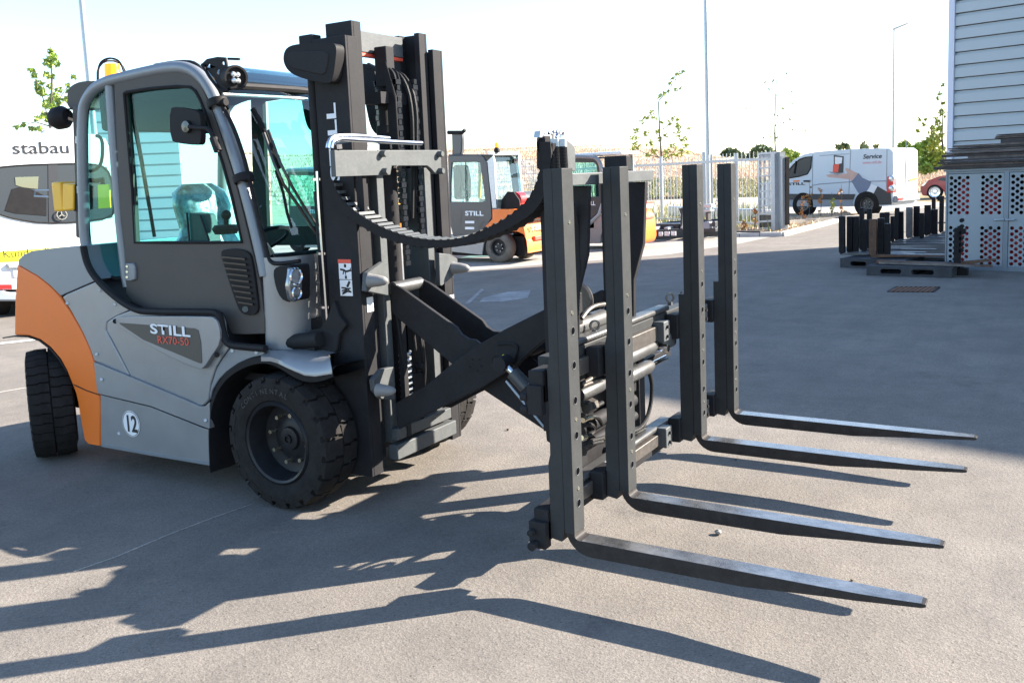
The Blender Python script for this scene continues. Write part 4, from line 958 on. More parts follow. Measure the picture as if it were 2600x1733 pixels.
# ---------------------------------------------------------------- forks
def fork(y, lab, backstep):
    w = .088; y0 = y; n = V3((0, w, 0))
    # L-shaped profile, thick shank, tapering blade
    sh = []
    zt = 1.674
    R_ = .11; cx, cz = -1.655+.0+R_-.0, .163+R_
    out = [(-1.655, zt)]
    for i in range(9):
        a = math.pi+ (math.pi/2)*i/8; out.append((cx+R_*math.cos(a), cz+R_*math.sin(a)))
    out += [(-.95,.163),(-.66,.185)]
    ri = .02; out += [(-.66,.2165),(-1.615+ri,.2225)]
    for i in range(1, 5):
        a = -math.pi/2 - (math.pi/2)*i/4; out.append((-1.615+ri+ri*math.cos(a), .2225+ri+ri*math.sin(a)))
    out += [(-1.615, zt)]
    b = MB().prism([(x, y0, z) for x, z in out], n)
    yc = y0+w/2; st = [(-.66,1,.185,.2165),(-.56,.97,.190,.2165),(-.47,.88,.196,.2165),(-.40,.76,.1995,.2165),(-.36,.66,.201,.216),(-.346,.56,.2035,.2145)]
    vs = []
    for x, k_, z0_, z1_ in st: h = w/2*k_; vs += [(x,yc-h,z0_),(x,yc+h,z0_),(x,yc+h,z1_),(x,yc-h,z1_)]
    fs = []
    for i in range(len(st)-1):
        for j in range(4): fs.append((i*4+j, i*4+(j+1)%4, (i+1)*4+(j+1)%4, (i+1)*4+j))
    e = (len(st)-1)*4; fs.append((e,e+1,e+2,e+3)); b.add(vs, fs)
    o = part('fork', b, 'blade', T, bevel=.003, seg=2, label=lab, ang=25)
    part('blade_surface', MB().prism([(-1.585,y0+.003,.2227),(-.66,y0+.003,.2167),(-.56,yc-w*.47,.2167),(-.47,yc-w*.425,.2167),(-.40,yc-w*.36,.2167),(-.36,yc-w*.31,.2165),(-.36,yc+w*.31,.2165),(-.40,yc+w*.36,.2167),(-.47,yc+w*.425,.2167),(-.56,yc+w*.47,.2167),(-.66,y0+w-.003,.2167),(-1.585,y0+w-.003,.2227)], (0,0,.0008)), 'bladetop', o)
    fr = MB().prism([(-1.6145,y0+.001,.30),(-1.6145,y0+w-.001,.30),(-1.6145,y0+w-.001,zt-.001),(-1.6145,y0+.001,zt-.001)], (.0015,0,0))
    # back plate bolted behind the shank, wider towards the foot
    bp_ = [(-1.697,y0,zt),(-1.657,y0,zt),(-1.657,y0,.26),(-1.672,y0,.205),(-1.722,y0,.213),(-1.722,y0,.52),(-1.712,y0,.56),(-1.712,y0,.9),(-1.70,y0,.95)]
    if backstep: bp_ = [(-1.697,y0,zt),(-1.657,y0,zt),(-1.657,y0,.26),(-1.672,y0,.205),(-1.73,y0,.213),(-1.73,y0,1.0),(-1.70,y0,1.0)]
    part('back_plate', MB().prism(off([V3(p) for p in bp_], (0,.002,0)), (0,w-.004,0)), 'fork', o, bevel=.003)
    part('shank_cover', MB().box((-1.6565,y0-.002,.245),(-1.6135,y0+w+.002,zt+.001)), 'fork', o, bevel=.003)
    zs = [.36,.49,.635,.775,.915,1.05]
    hm = 'ink'
    for z in zs:
        h_ = part('hole', MB().lathe([(0,.0006),(.0145,.0006),(.0145,-.002)], (-1.6132,y0+w*.5,z), (1,0,0), 18), 'hole', o)
        part('hole_rim', MB().lathe([(.0145,.0004),(.0155,.0014),(.0172,.0012),(.0176,-.001)], (-1.6132,y0+w*.5,z), (1,0,0), 18), 'rail', o)
    for z in (.42,.70,1.12,1.47):
        part('bolt', MB().lathe([(0,.001),(.003,.001),(.004,.003),(.007,.003),(.008,0)], (-1.6132,y0+w*.5,z), (1,0,0), 12), 'bolt', o)
    return o
fork(3.0895, 'nearest fork, longest in view', 0); fork(3.62, 'second fork from the camera', 0); fork(4.585, 'third fork from the camera', 1); fork(5.155, 'farthest fork', 1)
# ================================================================ OTHER TRUCKS
def zV(x, y): return (1950+x*.19975, 340+y*.19975)
def zG(x, y): return (2080+x*.2679, 380+y*.2679)
def zF(x, y): return (1640+x*.17, 360+y*.17)
def simple_wheel(c, ax, R, Wd, rR, parent, mt='rubber', mr='rim', nuts=6):
    ax = V3(ax).normalized(); c = V3(c)
    t = part('wheel', MB().lathe([(rR,.02),(rR+.02,.0),(R-.04,.0),(R-.012,.02),(R,.05),(R,Wd-.05),(R-.02,Wd-.01),(rR,Wd)], c, ax, 36, True), mt, parent)
    part('rim', MB().lathe([(rR+.002,.015),(rR-.02,.02),(rR-.04,.07),(rR*.5,.075),(rR*.4,.05),(0,.045)], c, ax, 28), mr, t)
    e = ax.orthogonal().normalized(); q = ax.cross(e); b = MB()
    for k_ in range(nuts):
        a = 6.283*k_/nuts; p = c+ax*.06+(e*math.cos(a)+q*math.sin(a))*rR*.45; b.cyl(p-ax*.01, p+ax*.02, .012, 6)
    part('wheel_nuts', b, 'galv', t)['kind'] = 'stuff'; return t
# ---- orange truck with gas bottle
q0 = G(*zE(1415,1425)); Y1 = q0.y
F2 = thing('forklift', (q0.x-.7, Y1+.6, 0), 'older orange and black forklift with red gas bottle parked behind the drag chain', 'forklift', 'forklifts parked on the concrete strip')
def e1(pts, Y=None): return onY(pts, Y or Y1, zE)
D2 = 1.15
cab = [(838,203),(1213,197),(1252,225),(1284,290),(1318,620),(1340,900),(1290,985),(1195,1085),(900,1125),(868,1000),(845,500)]
wn = [(885,280),(1203,275),(1222,420),(1262,715),(1235,730),(868,726),(870,500)]
dk = mat('dark_grey_door_paint', (.05,.055,.06), .4)
M['dkdoor'] = dk
o = part('cab_side', MB().prism(e1(cab), (0,.05,0), holes=[e1(wn)]), 'dkdoor', F2, bevel=.01)
part('side_window', MB().prism(e1(wn, Y1+.02), (0,.006,0)), 'glass2', F2)
part('far_cab_side', MB().prism(off(e1(cab), (0,D2-.05,0)), (0,.05,0), holes=[off(e1(wn), (0,D2-.05,0))]), 'dkdoor', F2)
part('window_bar', MB().tube(e1([(1040,275),(1045,725)]), .008, 6), 'black', F2)
part('seat_back', MB().prism(e1([(890,320),(935,300),(960,330),(990,470),(985,700),(905,700)], Y1+.45), (0,.4,0)), 'black', F2, bevel=.04)
part('wheel_column', MB().tube(e1([(1010,560),(1075,640),(1060,720)], Y1+.5), .03, 6), 'gloss', F2)
part('yellow_frame', MB().prism(e1([(1185,410),(1222,400),(1205,690),(1180,690)], Y1+.9), (0,.03,0)), 'yellow', F2)
tx = e1([(1035,882),(1215,884)]); text('STILL', tx[0]+V3((0,-.0,0)), tx[1]-tx[0], uZ, .085, 'letter', o, bold=.04, sx=(tx[1]-tx[0]).length/.245)
tx = e1([(1030,936),(1195,938)]); text('R 70-40', tx[0], tx[1]-tx[0], uZ, .075, 'alum', o, sx=(tx[1]-tx[0]).length/.36)
for a_, b_ in ((945,972),(1013,1040)): P = e1([(1035,b_),(1138,b_),(1138,a_),(1035,a_)], Y1-.003); part('label_plate', MB().prism(P, (0,.002,0)), 'letter', o)
tx = e1([(1205,1030),(1262,950)]); text('HYBRID', tx[0], tx[1]-tx[0], V3((-.5,0,.8)), .045, 'alum', o, sx=.8)
part('step_recess', MB().prism(e1([(880,812),(985,815),(1003,850),(985,970),(960,992),(890,945)], Y1-.004), (0,.003,0)), 'alum', o)
part('lower_body', MB().prism(e1([(865,1110),(1195,1080),(1290,1150),(1250,1190),(1228,1332),(865,1292)]), (0,D2,0)), 'silver', F2, bevel=.01)
part('mudguard', MB().prism(e1([(1228,1332),(1250,1195),(1300,1135),(1330,1120),(1295,1240),(1290,1340)], Y1+.03), (0,.2,0)), 'black', F2)
cw = e1([(1345,812),(1590,812),(1660,860),(1700,1000),(1725,1130),(1748,1310),(1748,1308),(1740,1180),(1700,1095),(1630,1066),(1530,1062),(1430,1085),(1345,1120),(1290,1010),(1262,1012),(1345,925)])
part('counterweight', MB().prism(cw, (0,D2,0)), 'orange', F2, bevel=.03, seg=3)
part('counterweight', MB().prism(e1([(1690,1060),(1715,1065),(1760,1310),(1745,1310),(1738,1180)], Y1+.03), (0,D2-.06,0)), 'orange', F2, bevel=.01)
xr = e1([(1735,1100)])[0].x
for zz, hh_ in ((1.02,.03),(.86,.025),(.80,.025)):
    part('louvre', MB().box((xr-.06+(.9-zz)*.12, Y1+.12, zz), (xr+.02, Y1+D2-.1, zz+hh_)), 'gloss', F2)
part('tow_recess', MB().box((xr-.02, Y1+.25, .42), (xr+.045, Y1+D2-.25, .50)), 'redletter', F2, bevel=.01)
text('STILL', V3((xr+.004, Y1+.16, .62)), V3((0,1,0)), V3((-.12,0,1)), .09, 'galv', F2, bold=.03, sx=1.9, lift=.02)
rx = e1([(1345,500)])[0].x
part('rear_pillar', MB().prism(e1([(1288,262),(1350,205),(1362,260),(1392,800),(1345,800),(1310,500)]), (0,.06,0)), 'galv', F2, bevel=.006)
part('rear_pillar', MB().beam((rx+.02,Y1+D2-.03,.98),(rx-.08,Y1+D2-.03,2.12), .06, .06, (1,0,0)), 'galv', F2)
part('rear_screen', MB().add([(rx+.10,Y1+.06,1.02),(rx+.10,Y1+D2-.06,1.02),(rx-.06,Y1+D2-.06,2.10),(rx-.06,Y1+.06,2.10)], [(0,1,2,3)]), 'glass2', F2)
part('rear_header', MB().tube([(rx-.05,Y1+.02,2.12),(rx-.05,Y1+D2-.02,2.12)], .03, 8), 'white', F2)
part('roof_panel', MB().prism(off(e1([(838,203),(1345,205),(1345,190),(838,188)]), (0,.02,0)), (0,D2-.04,0)), 'dkdoor', F2, bevel=.01)
bb = V3((rx-.02, Y1+.25, 2.19)); part('beacon', MB().lathe([(.045,0),(.045,.05),(.03,.09),(0,.1)], bb+V3((0,0,.04)), (0,0,1), 16), 'amber', F2); part('beacon_base', MB().lathe([(.06,-.06),(.06,.0),(.03,.04),(0,.04)], bb, (0,0,1), 16), 'black', F2)
part('rear_lamp', MB().lathe([(0,-.05),(.05,-.04),(.07,.02),(.05,.02),(0,.0)], (rx+.03, Y1+D2-.14, 2.02), (1,0,0), 18), 'lens', F2); part('rear_lamp', MB().lathe([(0,-.05),(.04,-.04),(.055,.02),(.04,.02),(0,.0)], (rx+.03, Y1+D2-.32, 1.96), (1,0,0), 18), 'black', F2)
gz = e1([(1500,715)])[0].z
gb = part('gas_bottle', MB().tube([(rx+.30,Y1+.28,gz),(rx+.30,Y1+.32,gz),(rx+.30,Y1+.55,gz)], [.09,.15,.15], 18), 'red', F2)
part('bottle_body', MB().tube([(rx+.30,Y1+.55,gz),(rx+.30,Y1+.90,gz),(rx+.30,Y1+.98,gz)], [.15,.15,.1], 18), 'alum', gb)
part('bottle_bracket', MB().prism([(rx+.06,Y1+.14,gz-.24),(rx+.52,Y1+.14,gz-.24),(rx+.50,Y1+.14,gz),(rx+.38,Y1+.14,gz+.16),(rx+.24,Y1+.14,gz+.17),(rx+.10,Y1+.14,gz+.02)], (0,.04,0)), 'black', F2, bevel=.01)
part('mast', MB().prism(e1([(878,-70),(990,-70),(1002,20),(995,150),(985,192),(885,192)], Y1+.1), (0,.1,0)), 'dkdoor', F2, bevel=.02)
part('mast_arm', MB().tube(e1([(840,-60),(1000,-60),(1035,-90)], Y1+.1), .04, 8), 'black', F2)
simple_wheel((q0.x, Y1-.0, .30), (0,1,0), .30, .24, .165, F2, 'rubber_old')
simple_wheel((q0.x, Y1+D2, .30), (0,-1,0), .30, .24, .165, F2, 'rubber_old')
simple_wheel((q0.x-1.7, Y1-.02, .33), (0,1,0), .33, .26, .18, F2, 'rubber_old')
part('underframe', MB().box((q0.x-2.1, Y1+.25, .12),(q0.x+.45, Y1+D2-.2, .5)), 'black', F2)
# ---- grey and orange truck behind the forks
q3 = G(1600, 634); Y3 = q3.y
def truckB(label, dx=0, dy=0, name='forklift'):
    D3_ = 0; F3 = thing(name, (q3.x-.6+dx, Y3+.6+dy, 0), label, 'forklift', 'forklifts parked on the concrete strip')
    def i1(pts, Y=None): return off(onY(pts, Y or Y3, zI), (dx, dy, 0))
    D3 = 1.12
    frame = [(350,380),(600,380),(790,378),(860,400),(905,470),(925,560),(945,1060),(660,1290),(350,1290)]
    wv = [(370,450),(820,455),(850,480),(868,600),(885,880),(370,880)]
    cs = part('cab_side', MB().prism(i1([(350,395),(780,392),(850,415),(890,480),(905,600),(930,960),(900,1050),(690,1250),(350,1250)]), (0,.04,0), holes=[i1(wv)]), 'door', F3, bevel=.01)
    part('side_window', MB().prism(i1(wv, Y3+.015), (0,.005,0)), 'glass', F3)
    part('cab_frame', MB().tube(smooth(i1([(350,385),(780,380),(860,402),(905,470),(925,600),(950,1040),(700,1280),(560,1300)]), 1), .045, 8), 'silver', F3)
    a_, b_ = i1([(702,982),(822,984)]); text('STILL', a_, b_-a_, uZ, .085, 'letter', cs, bold=.04, sx=(b_-a_).length/.245)
    part('body', MB().prism(i1([(560,1290),(690,1275),(960,1065),(965,1250),(930,1290),(905,1360),(900,1460),(560,1462)]), (0,D3,0)), 'silver', F3, bevel=.02)
    part('counterweight', MB().prism(i1([(925,1060),(1300,1060),(1355,1180),(1370,1400),(1350,1490),(1250,1490),(1220,1360),(1150,1290),(960,1290),(945,1180)]), (0,D3,0)), 'orange', F3, bevel=.13, seg=4)
    xq = i1([(1365,1250)])[0].x
    part('engine_cover', MB().prism(i1([(930,1060),(930,960),(1210,940),(1270,990),(1295,1060)]), (0,D3,0)), 'white', F3, bevel=.05, seg=3)
    for zz in (.95,.62): part('louvre', MB().box((xq-.12, Y3+.2+dy, zz), (xq+.008, Y3+D3-.2+dy, zz+.05)), 'redletter', F3, bevel=.01)
    part('bumper', MB().box((xq-.35, Y3+.04+dy, .16), (xq-.02, Y3+D3-.04+dy, .28)), 'rubber', F3, bevel=.04, seg=3)
    part('roof', MB().box((i1([(350,400)])[0].x, Y3+.05+dy, 2.03), (xq-.35, Y3+D3-.05+dy, 2.10)), 'white', F3, bevel=.03)
    part('far_cab_side', MB().box((xq-.62, Y3+D3-.06+dy, 1.0), (xq-.52, Y3+D3-.01+dy, 2.05)), 'silver', F3)
    part('seat', MB().box((xq-1.15, Y3+.35+dy, .9), (xq-.9, Y3+.8+dy, 1.5)), 'black', F3, bevel=.05)
    part('headliner_grille', MB().box((i1([(350,400)])[0].x, Y3+.1+dy, 1.97), (xq-.6, Y3+D3-.1+dy, 2.0)), 'dkdoor', F3)
    simple_wheel((q3.x-.32+dx, Y3+dy+.02, .29), (0,1,0), .29, .22, .16, F3)
    simple_wheel((q3.x-.32+dx, Y3+dy+D3-.02, .29), (0,-1,0), .29, .22, .16, F3)
    simple_wheel((q3.x-1.55+dx, Y3+dy, .33), (0,1,0), .33, .24, .18, F3)
    return F3
truckB('silver forklift with brown door and orange tail half hidden behind the two nearest forks')
# ---- small parts of further trucks seen between the mast rails and through the windscreen
tb = truckB('silver forklift with brown door seen through the windscreen of the big truck', -6.9, -1.2)
qa = G(1000, 655)
F5 = thing('forklift', (qa.x, qa.y, 0), 'orange and yellow forklift seen as a sliver between the mast rails', 'forklift', 'forklifts parked on the concrete strip')
part('counterweight', MB().box((qa.x-.9,qa.y,.15),(qa.x+.2,qa.y+1.1,.95)), 'orange', F5, bevel=.08, seg=3)
part('bonnet', MB().box((qa.x-.85,qa.y+.05,.95),(qa.x+.1,qa.y+1.05,1.2)), 'yellow', F5, bevel=.06)
part('guard_post', MB().tube([(qa.x+.0,qa.y+.05,1.2),(qa.x-.15,qa.y+.05,2.1),(qa.x-1.0,qa.y+.05,2.12)], .04, 8).tube([(qa.x+.0,qa.y+1.05,1.2),(qa.x-.15,qa.y+1.05,2.1)], .04, 8), 'black', F5)
part('tail_lamp', MB().box((qa.x+.02,qa.y+.04,1.25),(qa.x+.09,qa.y+.1,1.5)), 'red', F5)
simple_wheel((qa.x-.3,qa.y-.02,.28), (0,1,0), .28, .2, .15, F5)
# ================================================================ VANS AND CAR
dv = V3((-.951,.309,0)).normalized(); nv = V3((-dv.y*-1, 0, 0)); nv = V3((.309,.951,0)).normalized()
Qv = G(2199, 548)
SV = thing('van', Qv+dv*1.6+nv*.9, 'white service van with a printed hand on its side, parked beyond the gate', 'van')
def pv(pts, f=None, d=0): return onP(pts, Qv-nv*d, nv, f)
body = [(1929,523),(1926,500),(1930,480),(1943,464),(1963,453),(1990,431),(2015,406),(2040,392),(2070,386),(2110,382.5),(2160,379),(2230,376.5),(2258,377),(2267,384),(2268,430),(2267,500),(2264,522),(2226,524),(2222,506),(2210,494),(2197,491),(2184,495),(2172,508),(2168,524),(2056,526),(2050,508),(2035,500),(2020,508),(2014,526)]
wl_ = [(258,470),(330,385),(400,325),(470,300),(555,288),(545,430),(500,510),(400,540),(258,565)]
M['vanskylit'] = mat('van_white_paint_sky_tinted', (.52,.59,.66), .35, coat=.2)  # white paint with the blue of its skylit shade mixed into the colour
part('body', MB().prism(pv(body), nv*1.6), 'vanskylit', SV, bevel=.09, seg=3)
wnd = pv(wl_, zV, .006); part('side_window', MB().prism(wnd, nv*.004), 'vanwindow', SV); part('window_gasket', MB().tube(wnd+[wnd[0]], .02, 6), 'black', SV)
part('window_post', MB().tube(pv([(360,345),(335,500)], zV, .02), .03, 6), 'black', SV)
M['vandark'] = mat('dark_van_cladding', (.03,.032,.036), .5); M['vangrey'] = mat('grey_print', (.25,.28,.32), .4); M['vanblue'] = mat('blue_grey_print', (.13,.17,.26), .4)
M['skin'] = mat('skin_tone_print', (.55,.36,.30), .5, var=.12, scale=6); M['pink'] = mat('pink_lettering', (.75,.30,.33), .5)
def decal(name, pts, m, d=.01, f=zV): return part(name, MB().prism(pv(pts, f, d), nv*.003), m, SV)
decal('side_cladding', [(60,760),(250,762),(1110,765),(1085,838),(250,838),(60,836)], 'vandark', .02)
decal('lower_sill', [(60,842),(1084,842),(1078,918),(60,922)], 'vangrey')
decal('rear_cladding', [(1340,765),(1392,664),(1500,728),(1560,750),(1572,895),(1420,905),(1395,850),(1345,790)], 'vandark')
decal('printed_sleeve', [(1060,600),(1150,500),(1200,560),(1312,608),(1275,700),(1240,750),(1150,755),(1110,690)], 'vanblue', .011)
decal('printed_hand', [(738,523),(800,512),(900,520),(955,508),(1010,500),(985,455),(990,430),(1040,450),(1090,480),(1145,502),(1100,560),(1058,602),(1040,578),(900,560),(760,548)], 'skin', .012)
decal('printed_cuff', [(1315,640),(1390,665),(1340,760),(1240,750),(1275,700)], 'letter', .0115)
decal('printed_mast', [(835,270),(960,285),(955,490),(885,500),(838,490)], 'vandark', .013)
decal('printed_gap', [(850,290),(945,300),(935,375),(870,385),(850,380)], 'letter', .0135)
decal('printed_truck', [(828,390),(905,382),(892,490),(822,486)], 'redletter', .014)
decal('printed_foot', [(770,480),(975,490),(880,525),(800,500)], 'vangrey', .0125)
decal('logo_patch', [(322,592),(402,588),(396,608),(316,610)], 'orange')
def vtext(s, x0, x1, y, h, m, bold=.0, shear=0):
    a = pv([(x0,y)], zV, .012)[0]; b = pv([(x1,y)], zV, .012)[0]; r = V3((b.x-a.x,b.y-a.y,0)); hz_ = h*.19975/71*1.05
    o = text(s, a, r, uZ, hz_, m, SV, bold=bold, shear=shear, lift=.002)
    wd = max((v.co-V3((0,0,0))).dot(r.normalized()) for v in o.data.vertices); k_ = r.length/wd; rn = r.normalized()
    for v in o.data.vertices: v.co += rn*(v.co.dot(rn)*(k_-1))
vtext('Service', 1205, 1446, 318, 46, 'ink', .02, .2); vtext('www.still.de', 1200, 1440, 384, 30, 'pink'); vtext('STILL', 255, 468, 652, 26, 'ink', .04)
for a_, b_ in (((568,260),(562,800)),((1050,200),(1025,800)),((1512,190),(1505,700))): part('panel_gap', MB().tube(pv([a_,b_], zV, .004), .009, 4), 'vangrey', SV)
part('slide_rail', MB().tube(pv([(640,640),(1000,612),(1500,598)], zV, .006), .012, 4), 'vangrey', SV)
part('swage_line', MB().tube(pv([(560,655),(640,642)], zV, .006).__add__([]), .01, 4), 'vangrey', SV)
part('recess_frame', MB().tube(smooth(pv([(650,278),(900,260),(1040,256)], zV, .004),1), .008, 4), 'vangrey', SV)
part('door_handle', MB().tube(pv([(455,600),(530,600)], zV, .03), .03, 6), 'black', SV)
part('tail_light', MB().prism(pv([(1512,540),(1580,545),(1590,560),(1588,745),(1505,750)], zV, .03), nv*.25), 'red', SV, bevel=.02)
for yy in (565,690): a_ = pv([(1575,yy)], zV, .035)[0]; part('light_lens', MB().sphere(a_, .10, 10, 6), 'lens', SV)
for q_ in ((1250,900),(440,862)):
    c_ = pv([q_], zV, .02)[0]; c_.z = .36; simple_wheel(c_, nv, .42 if q_[0] > 1000 else .40, .24, .21, SV, 'rubber', 'alum')
r0 = pv([(1588,400)], zV)[0]; rn_ = -dv
for s_ in (.8,): part('door_seam', MB().tube([V3((r0.x,r0.y,.6))+nv*s_+rn_*.03, V3((r0.x,r0.y,2.5))+nv*s_+rn_*.01], .012, 4), 'vangrey', SV)
part('rear_bumper', MB().box((0,0,0),(.1,.1,.1)) if False else MB().beam(V3((r0.x,r0.y,.5))+rn_*.05+nv*.05, V3((r0.x,r0.y,.5))+rn_*.05+nv*1.55, .14, .2), 'vangrey', SV, bevel=.03)
part('rear_strip', MB().beam(V3((r0.x,r0.y,1.05))+rn_*.04+nv*1.0, V3((r0.x,r0.y,1.07))+rn_*.04+nv*1.5, .01, .05), 'yellow2', SV)
part('fog_light', MB().beam(V3((r0.x,r0.y,.5))+rn_*.13+nv*.1, V3((r0.x,r0.y,.5))+rn_*.13+nv*.4, .02, .06), 'red', SV)
# ---- van on the left, seen from behind
nr = V3((.95,-.31,0)).normalized(); Ql = G(150, 792)
LV = thing('van', Ql-nr*2.4, 'white van at the left edge seen from behind, wide dark rear window and yellow band', 'van')
def pl2(pts, d=0): return onP(pts, Ql+nr*d, nr)
part('body', MB().prism(pl2([(-62,735),(-70,600),(-66,440),(-52,370),(-20,345),(60,340),(150,338),(240,341),(268,352),(283,385),(292,440),(300,600),(296,735)]), -nr*5), 'white', LV, bevel=.10, seg=4)
wv = [(-45,430),(2,424),(60,419),(150,416),(230,415),(272,425),(288,470),(291,520),(286,552),(200,564),(110,567),(40,556),(2,545),(-40,530)]
part('rear_window', MB().prism(pl2(wv, .012), -nr*.02), 'vanwindow', LV, bevel=.004)
part('window_frame', MB().tube(smooth(pl2(wv+[wv[0]], .012), 1), .012, 6), 'black', LV)
part('rear_seat', MB().prism(pl2([(12,535),(30,480),(60,472),(100,490),(118,500),(118,548),(40,542)], .015), nr*.002), 'black', LV)
part('glazed_patch', MB().prism(pl2([(38,450),(98,448),(96,480),(60,476),(40,470)], .016), nr*.002), 'glassdark', LV)
part('centre_pillar', MB().prism(pl2([(122,416),(146,416),(148,563),(124,565)], .016), nr*.002), 'vandark', LV)
em = pl2([(157,545)], .04)[0]
part('emblem', MB().lathe([(.062,0),(.072,0),(.072,.012),(.062,.012)], em, nr, 30, True), 'chrome', LV)
st_ = MB(); rh = V3((-nr.y,nr.x,0)).normalized()*1
if rh.y < 0: rh = -rh
for k_ in range(3):
    a = math.pi/2+k_*2.0944; st_.add([em+rh*math.cos(a)*.064+uZ*math.sin(a)*.064, em+rh*math.cos(a+1.9)*.012+uZ*math.sin(a+1.9)*.012, em+rh*math.cos(a-1.9)*.012+uZ*math.sin(a-1.9)*.012], [(0,1,2)])
part('emblem_star', st_, 'chrome', LV)
def ltext(s, x0, x1, y, hpx, m, bold=0):
    a, b = pl2([(x0,y),(x1,y)], .004); r = V3((b.x-a.x,b.y-a.y,0)); rn = r.normalized()
    o = text(s, a, r, uZ, hpx/176, m, LV, bold=bold, lift=.003)
    wd = max(v.co.dot(rn) for v in o.data.vertices); k_ = r.length/wd
    for v in o.data.vertices: v.co += rn*(v.co.dot(rn)*(k_-1))
ltext('stabau', 31, 176, 391, 29, 'ink', .012)
part('yellow_band', MB().prism(pl2([(-62,644),(160,627),(296,618),(296,652),(160,660),(-62,668)], .005), -nr*.02), 'yellow2', LV)
ltext('Kundendienst', 7, 178, 655, 18, 'ink')
part('panel_line', MB().tube(pl2([(-60,630),(60,622)], .004), .006, 4), 'vangrey', LV)
part('plate_light', MB().prism(pl2([(18,670),(90,670),(90,680),(22,680)], .05), -nr*.06), 'galv', LV, bevel=.01)
part('number_plate', MB().prism(pl2([(34,684),(110,684),(110,706),(36,704)], .02), -nr*.02), 'white', LV)
part('bumper', MB().prism(pl2([(-68,700),(-10,720),(20,742),(296,742),(294,765),(-66,765)], .06), -nr*.3), 'vangrey', LV, bevel=.03)
part('reflector', MB().prism(pl2([(-20,722),(30,722),(31,734),(-20,734)], .075), -nr*.02), 'red', LV)
part('roof_fin', MB().prism(pl2([(104,341),(116,329),(132,324),(138,333),(156,341)], -.6), -nr*.1), 'vangrey', LV)
part('underbody', MB().prism(pl2([(-55,735),(-55,775),(285,775),(285,735)], -.3), -nr*4), 'black', LV)
for x_ in (-25, 255): c_ = pl2([(x_, 770)], -.55)[0]; c_.z = .34; simple_wheel(c_-V3((-nr.y,nr.x,0))*0, V3((-nr.y,nr.x,0)), .34, .22, .2, LV)
# ---- red car
nc = V3((.15,.99,0)).normalized(); Qc = G(2345, 506)
M['carred'] = mat('dark_red_car_paint', (.30,.012,.02), .3, coat=.4)
RC = thing('parked_car', (Qc.x, Qc.y, 0), 'dark red hatchback half hidden behind the steel lockers', 'car')
def pc(pts, d=0): return onP(pts, Qc-nc*d, nc, zV)
part('body', MB().prism(pc([(1935,690),(1940,660),(1975,630),(2010,600),(2100,568),(2160,545),(2230,530),(2420,525),(2480,560),(2490,780),(2250,785),(2240,740),(2200,690),(2110,665),(2050,690),(2030,740),(2025,790),(1962,780),(1945,740)]), nc*1.6), 'carred', RC, bevel=.08, seg=3)
part('side_window', MB().prism(pc([(2150,590),(2200,556),(2400,550),(2440,590),(2300,605)], .01), nc*.01), 'vanwindow', RC)
part('headlight', MB().prism(pc([(1945,660),(2010,605),(2030,600),(1980,660)], .02), nc*.1), 'lens', RC)
for x_ in (2115, 2400): c_ = pc([(x_,740)], .02)[0]; c_.z = max(.3, c_.z); simple_wheel(c_, nc, .31, .2, .22, RC, 'rubber', 'lens', 10)
# ================================================================ BUILDING, LOCKERS, LOOSE FORKS
fd = V3((.972,-.235,0)).normalized(); fn = V3((.235,.972,0)).normalized()     # along the face, and away from the camera
M['clad'] = mat('blue_grey_cladding', (.385,.43,.455), .5, .1, var=.04, scale=.6)
M['cladback'] = mat('cladding_recess', (.36,.41,.45), .5, .1)
M['cladtrim'] = mat('corner_trim', (.55,.57,.66), .45, .1)
sAz = V3((math.cos(SUN_AZ), math.sin(SUN_AZ), 0)).normalized()  # the hall's unseen side wall is skewed along this to shape its shadow
C0 = PY(2404, 400, 20.3); C0.z = 0; HB = 8.42
BL = thing('building', C0+fd*6+fn*6, 'tall hall clad in pale blue grey horizontal boards at the right edge', 'building')
C1 = PP(2419.5, 400, C0, fn); C1.z = 0
b = MB(); b.prism([C1+fn*.2, C1+fd*16+fn*.2, C1+fd*16+fn*9, C0+sAz*9+fn*.5, C0+fn*.06, C1+fn*.06], (0,0,HB)); part('wall', b, 'black', BL)  # black backing paints the shadow in the slot under each board
part('corner_trim', MB().prism([C0-fn*.03, C1-fn*.03, C1+fn*.08, C0+fn*.3], (0,0,HB)), 'cladtrim', BL, bevel=.008)
z = .02; k_ = 0; first = None
while z < HB-.1:
    if first is None: first = part('cladding_board', MB().prism([C1+fn*.0, C1+fd*16, C1+fd*16+fn*.055, C1+fn*.06], (0,0,.182)), 'clad', BL, bevel=.006); zf = z; first.location.z += z; st2 = part('recess_strip', MB().prism([C1+fn*.055, C1+fd*16+fn*.055, C1+fd*16+fn*.08, C1+fn*.08], (0,0,.050)), 'cladback', BL); st2.location.z += z+.183
    else: dup(first, BL, (0,0,z-zf)); dup(st2, BL, (0,0,z-zf))
    z += .245
part('roof_edge', MB().prism([C0-fn*.08-fd*.05, C1+fd*16-fn*.08, C1+fd*16+fn*.3, C0-fd*.05+fn*.3], (0,0,.12)), 'cladtrim', BL).location.z += HB
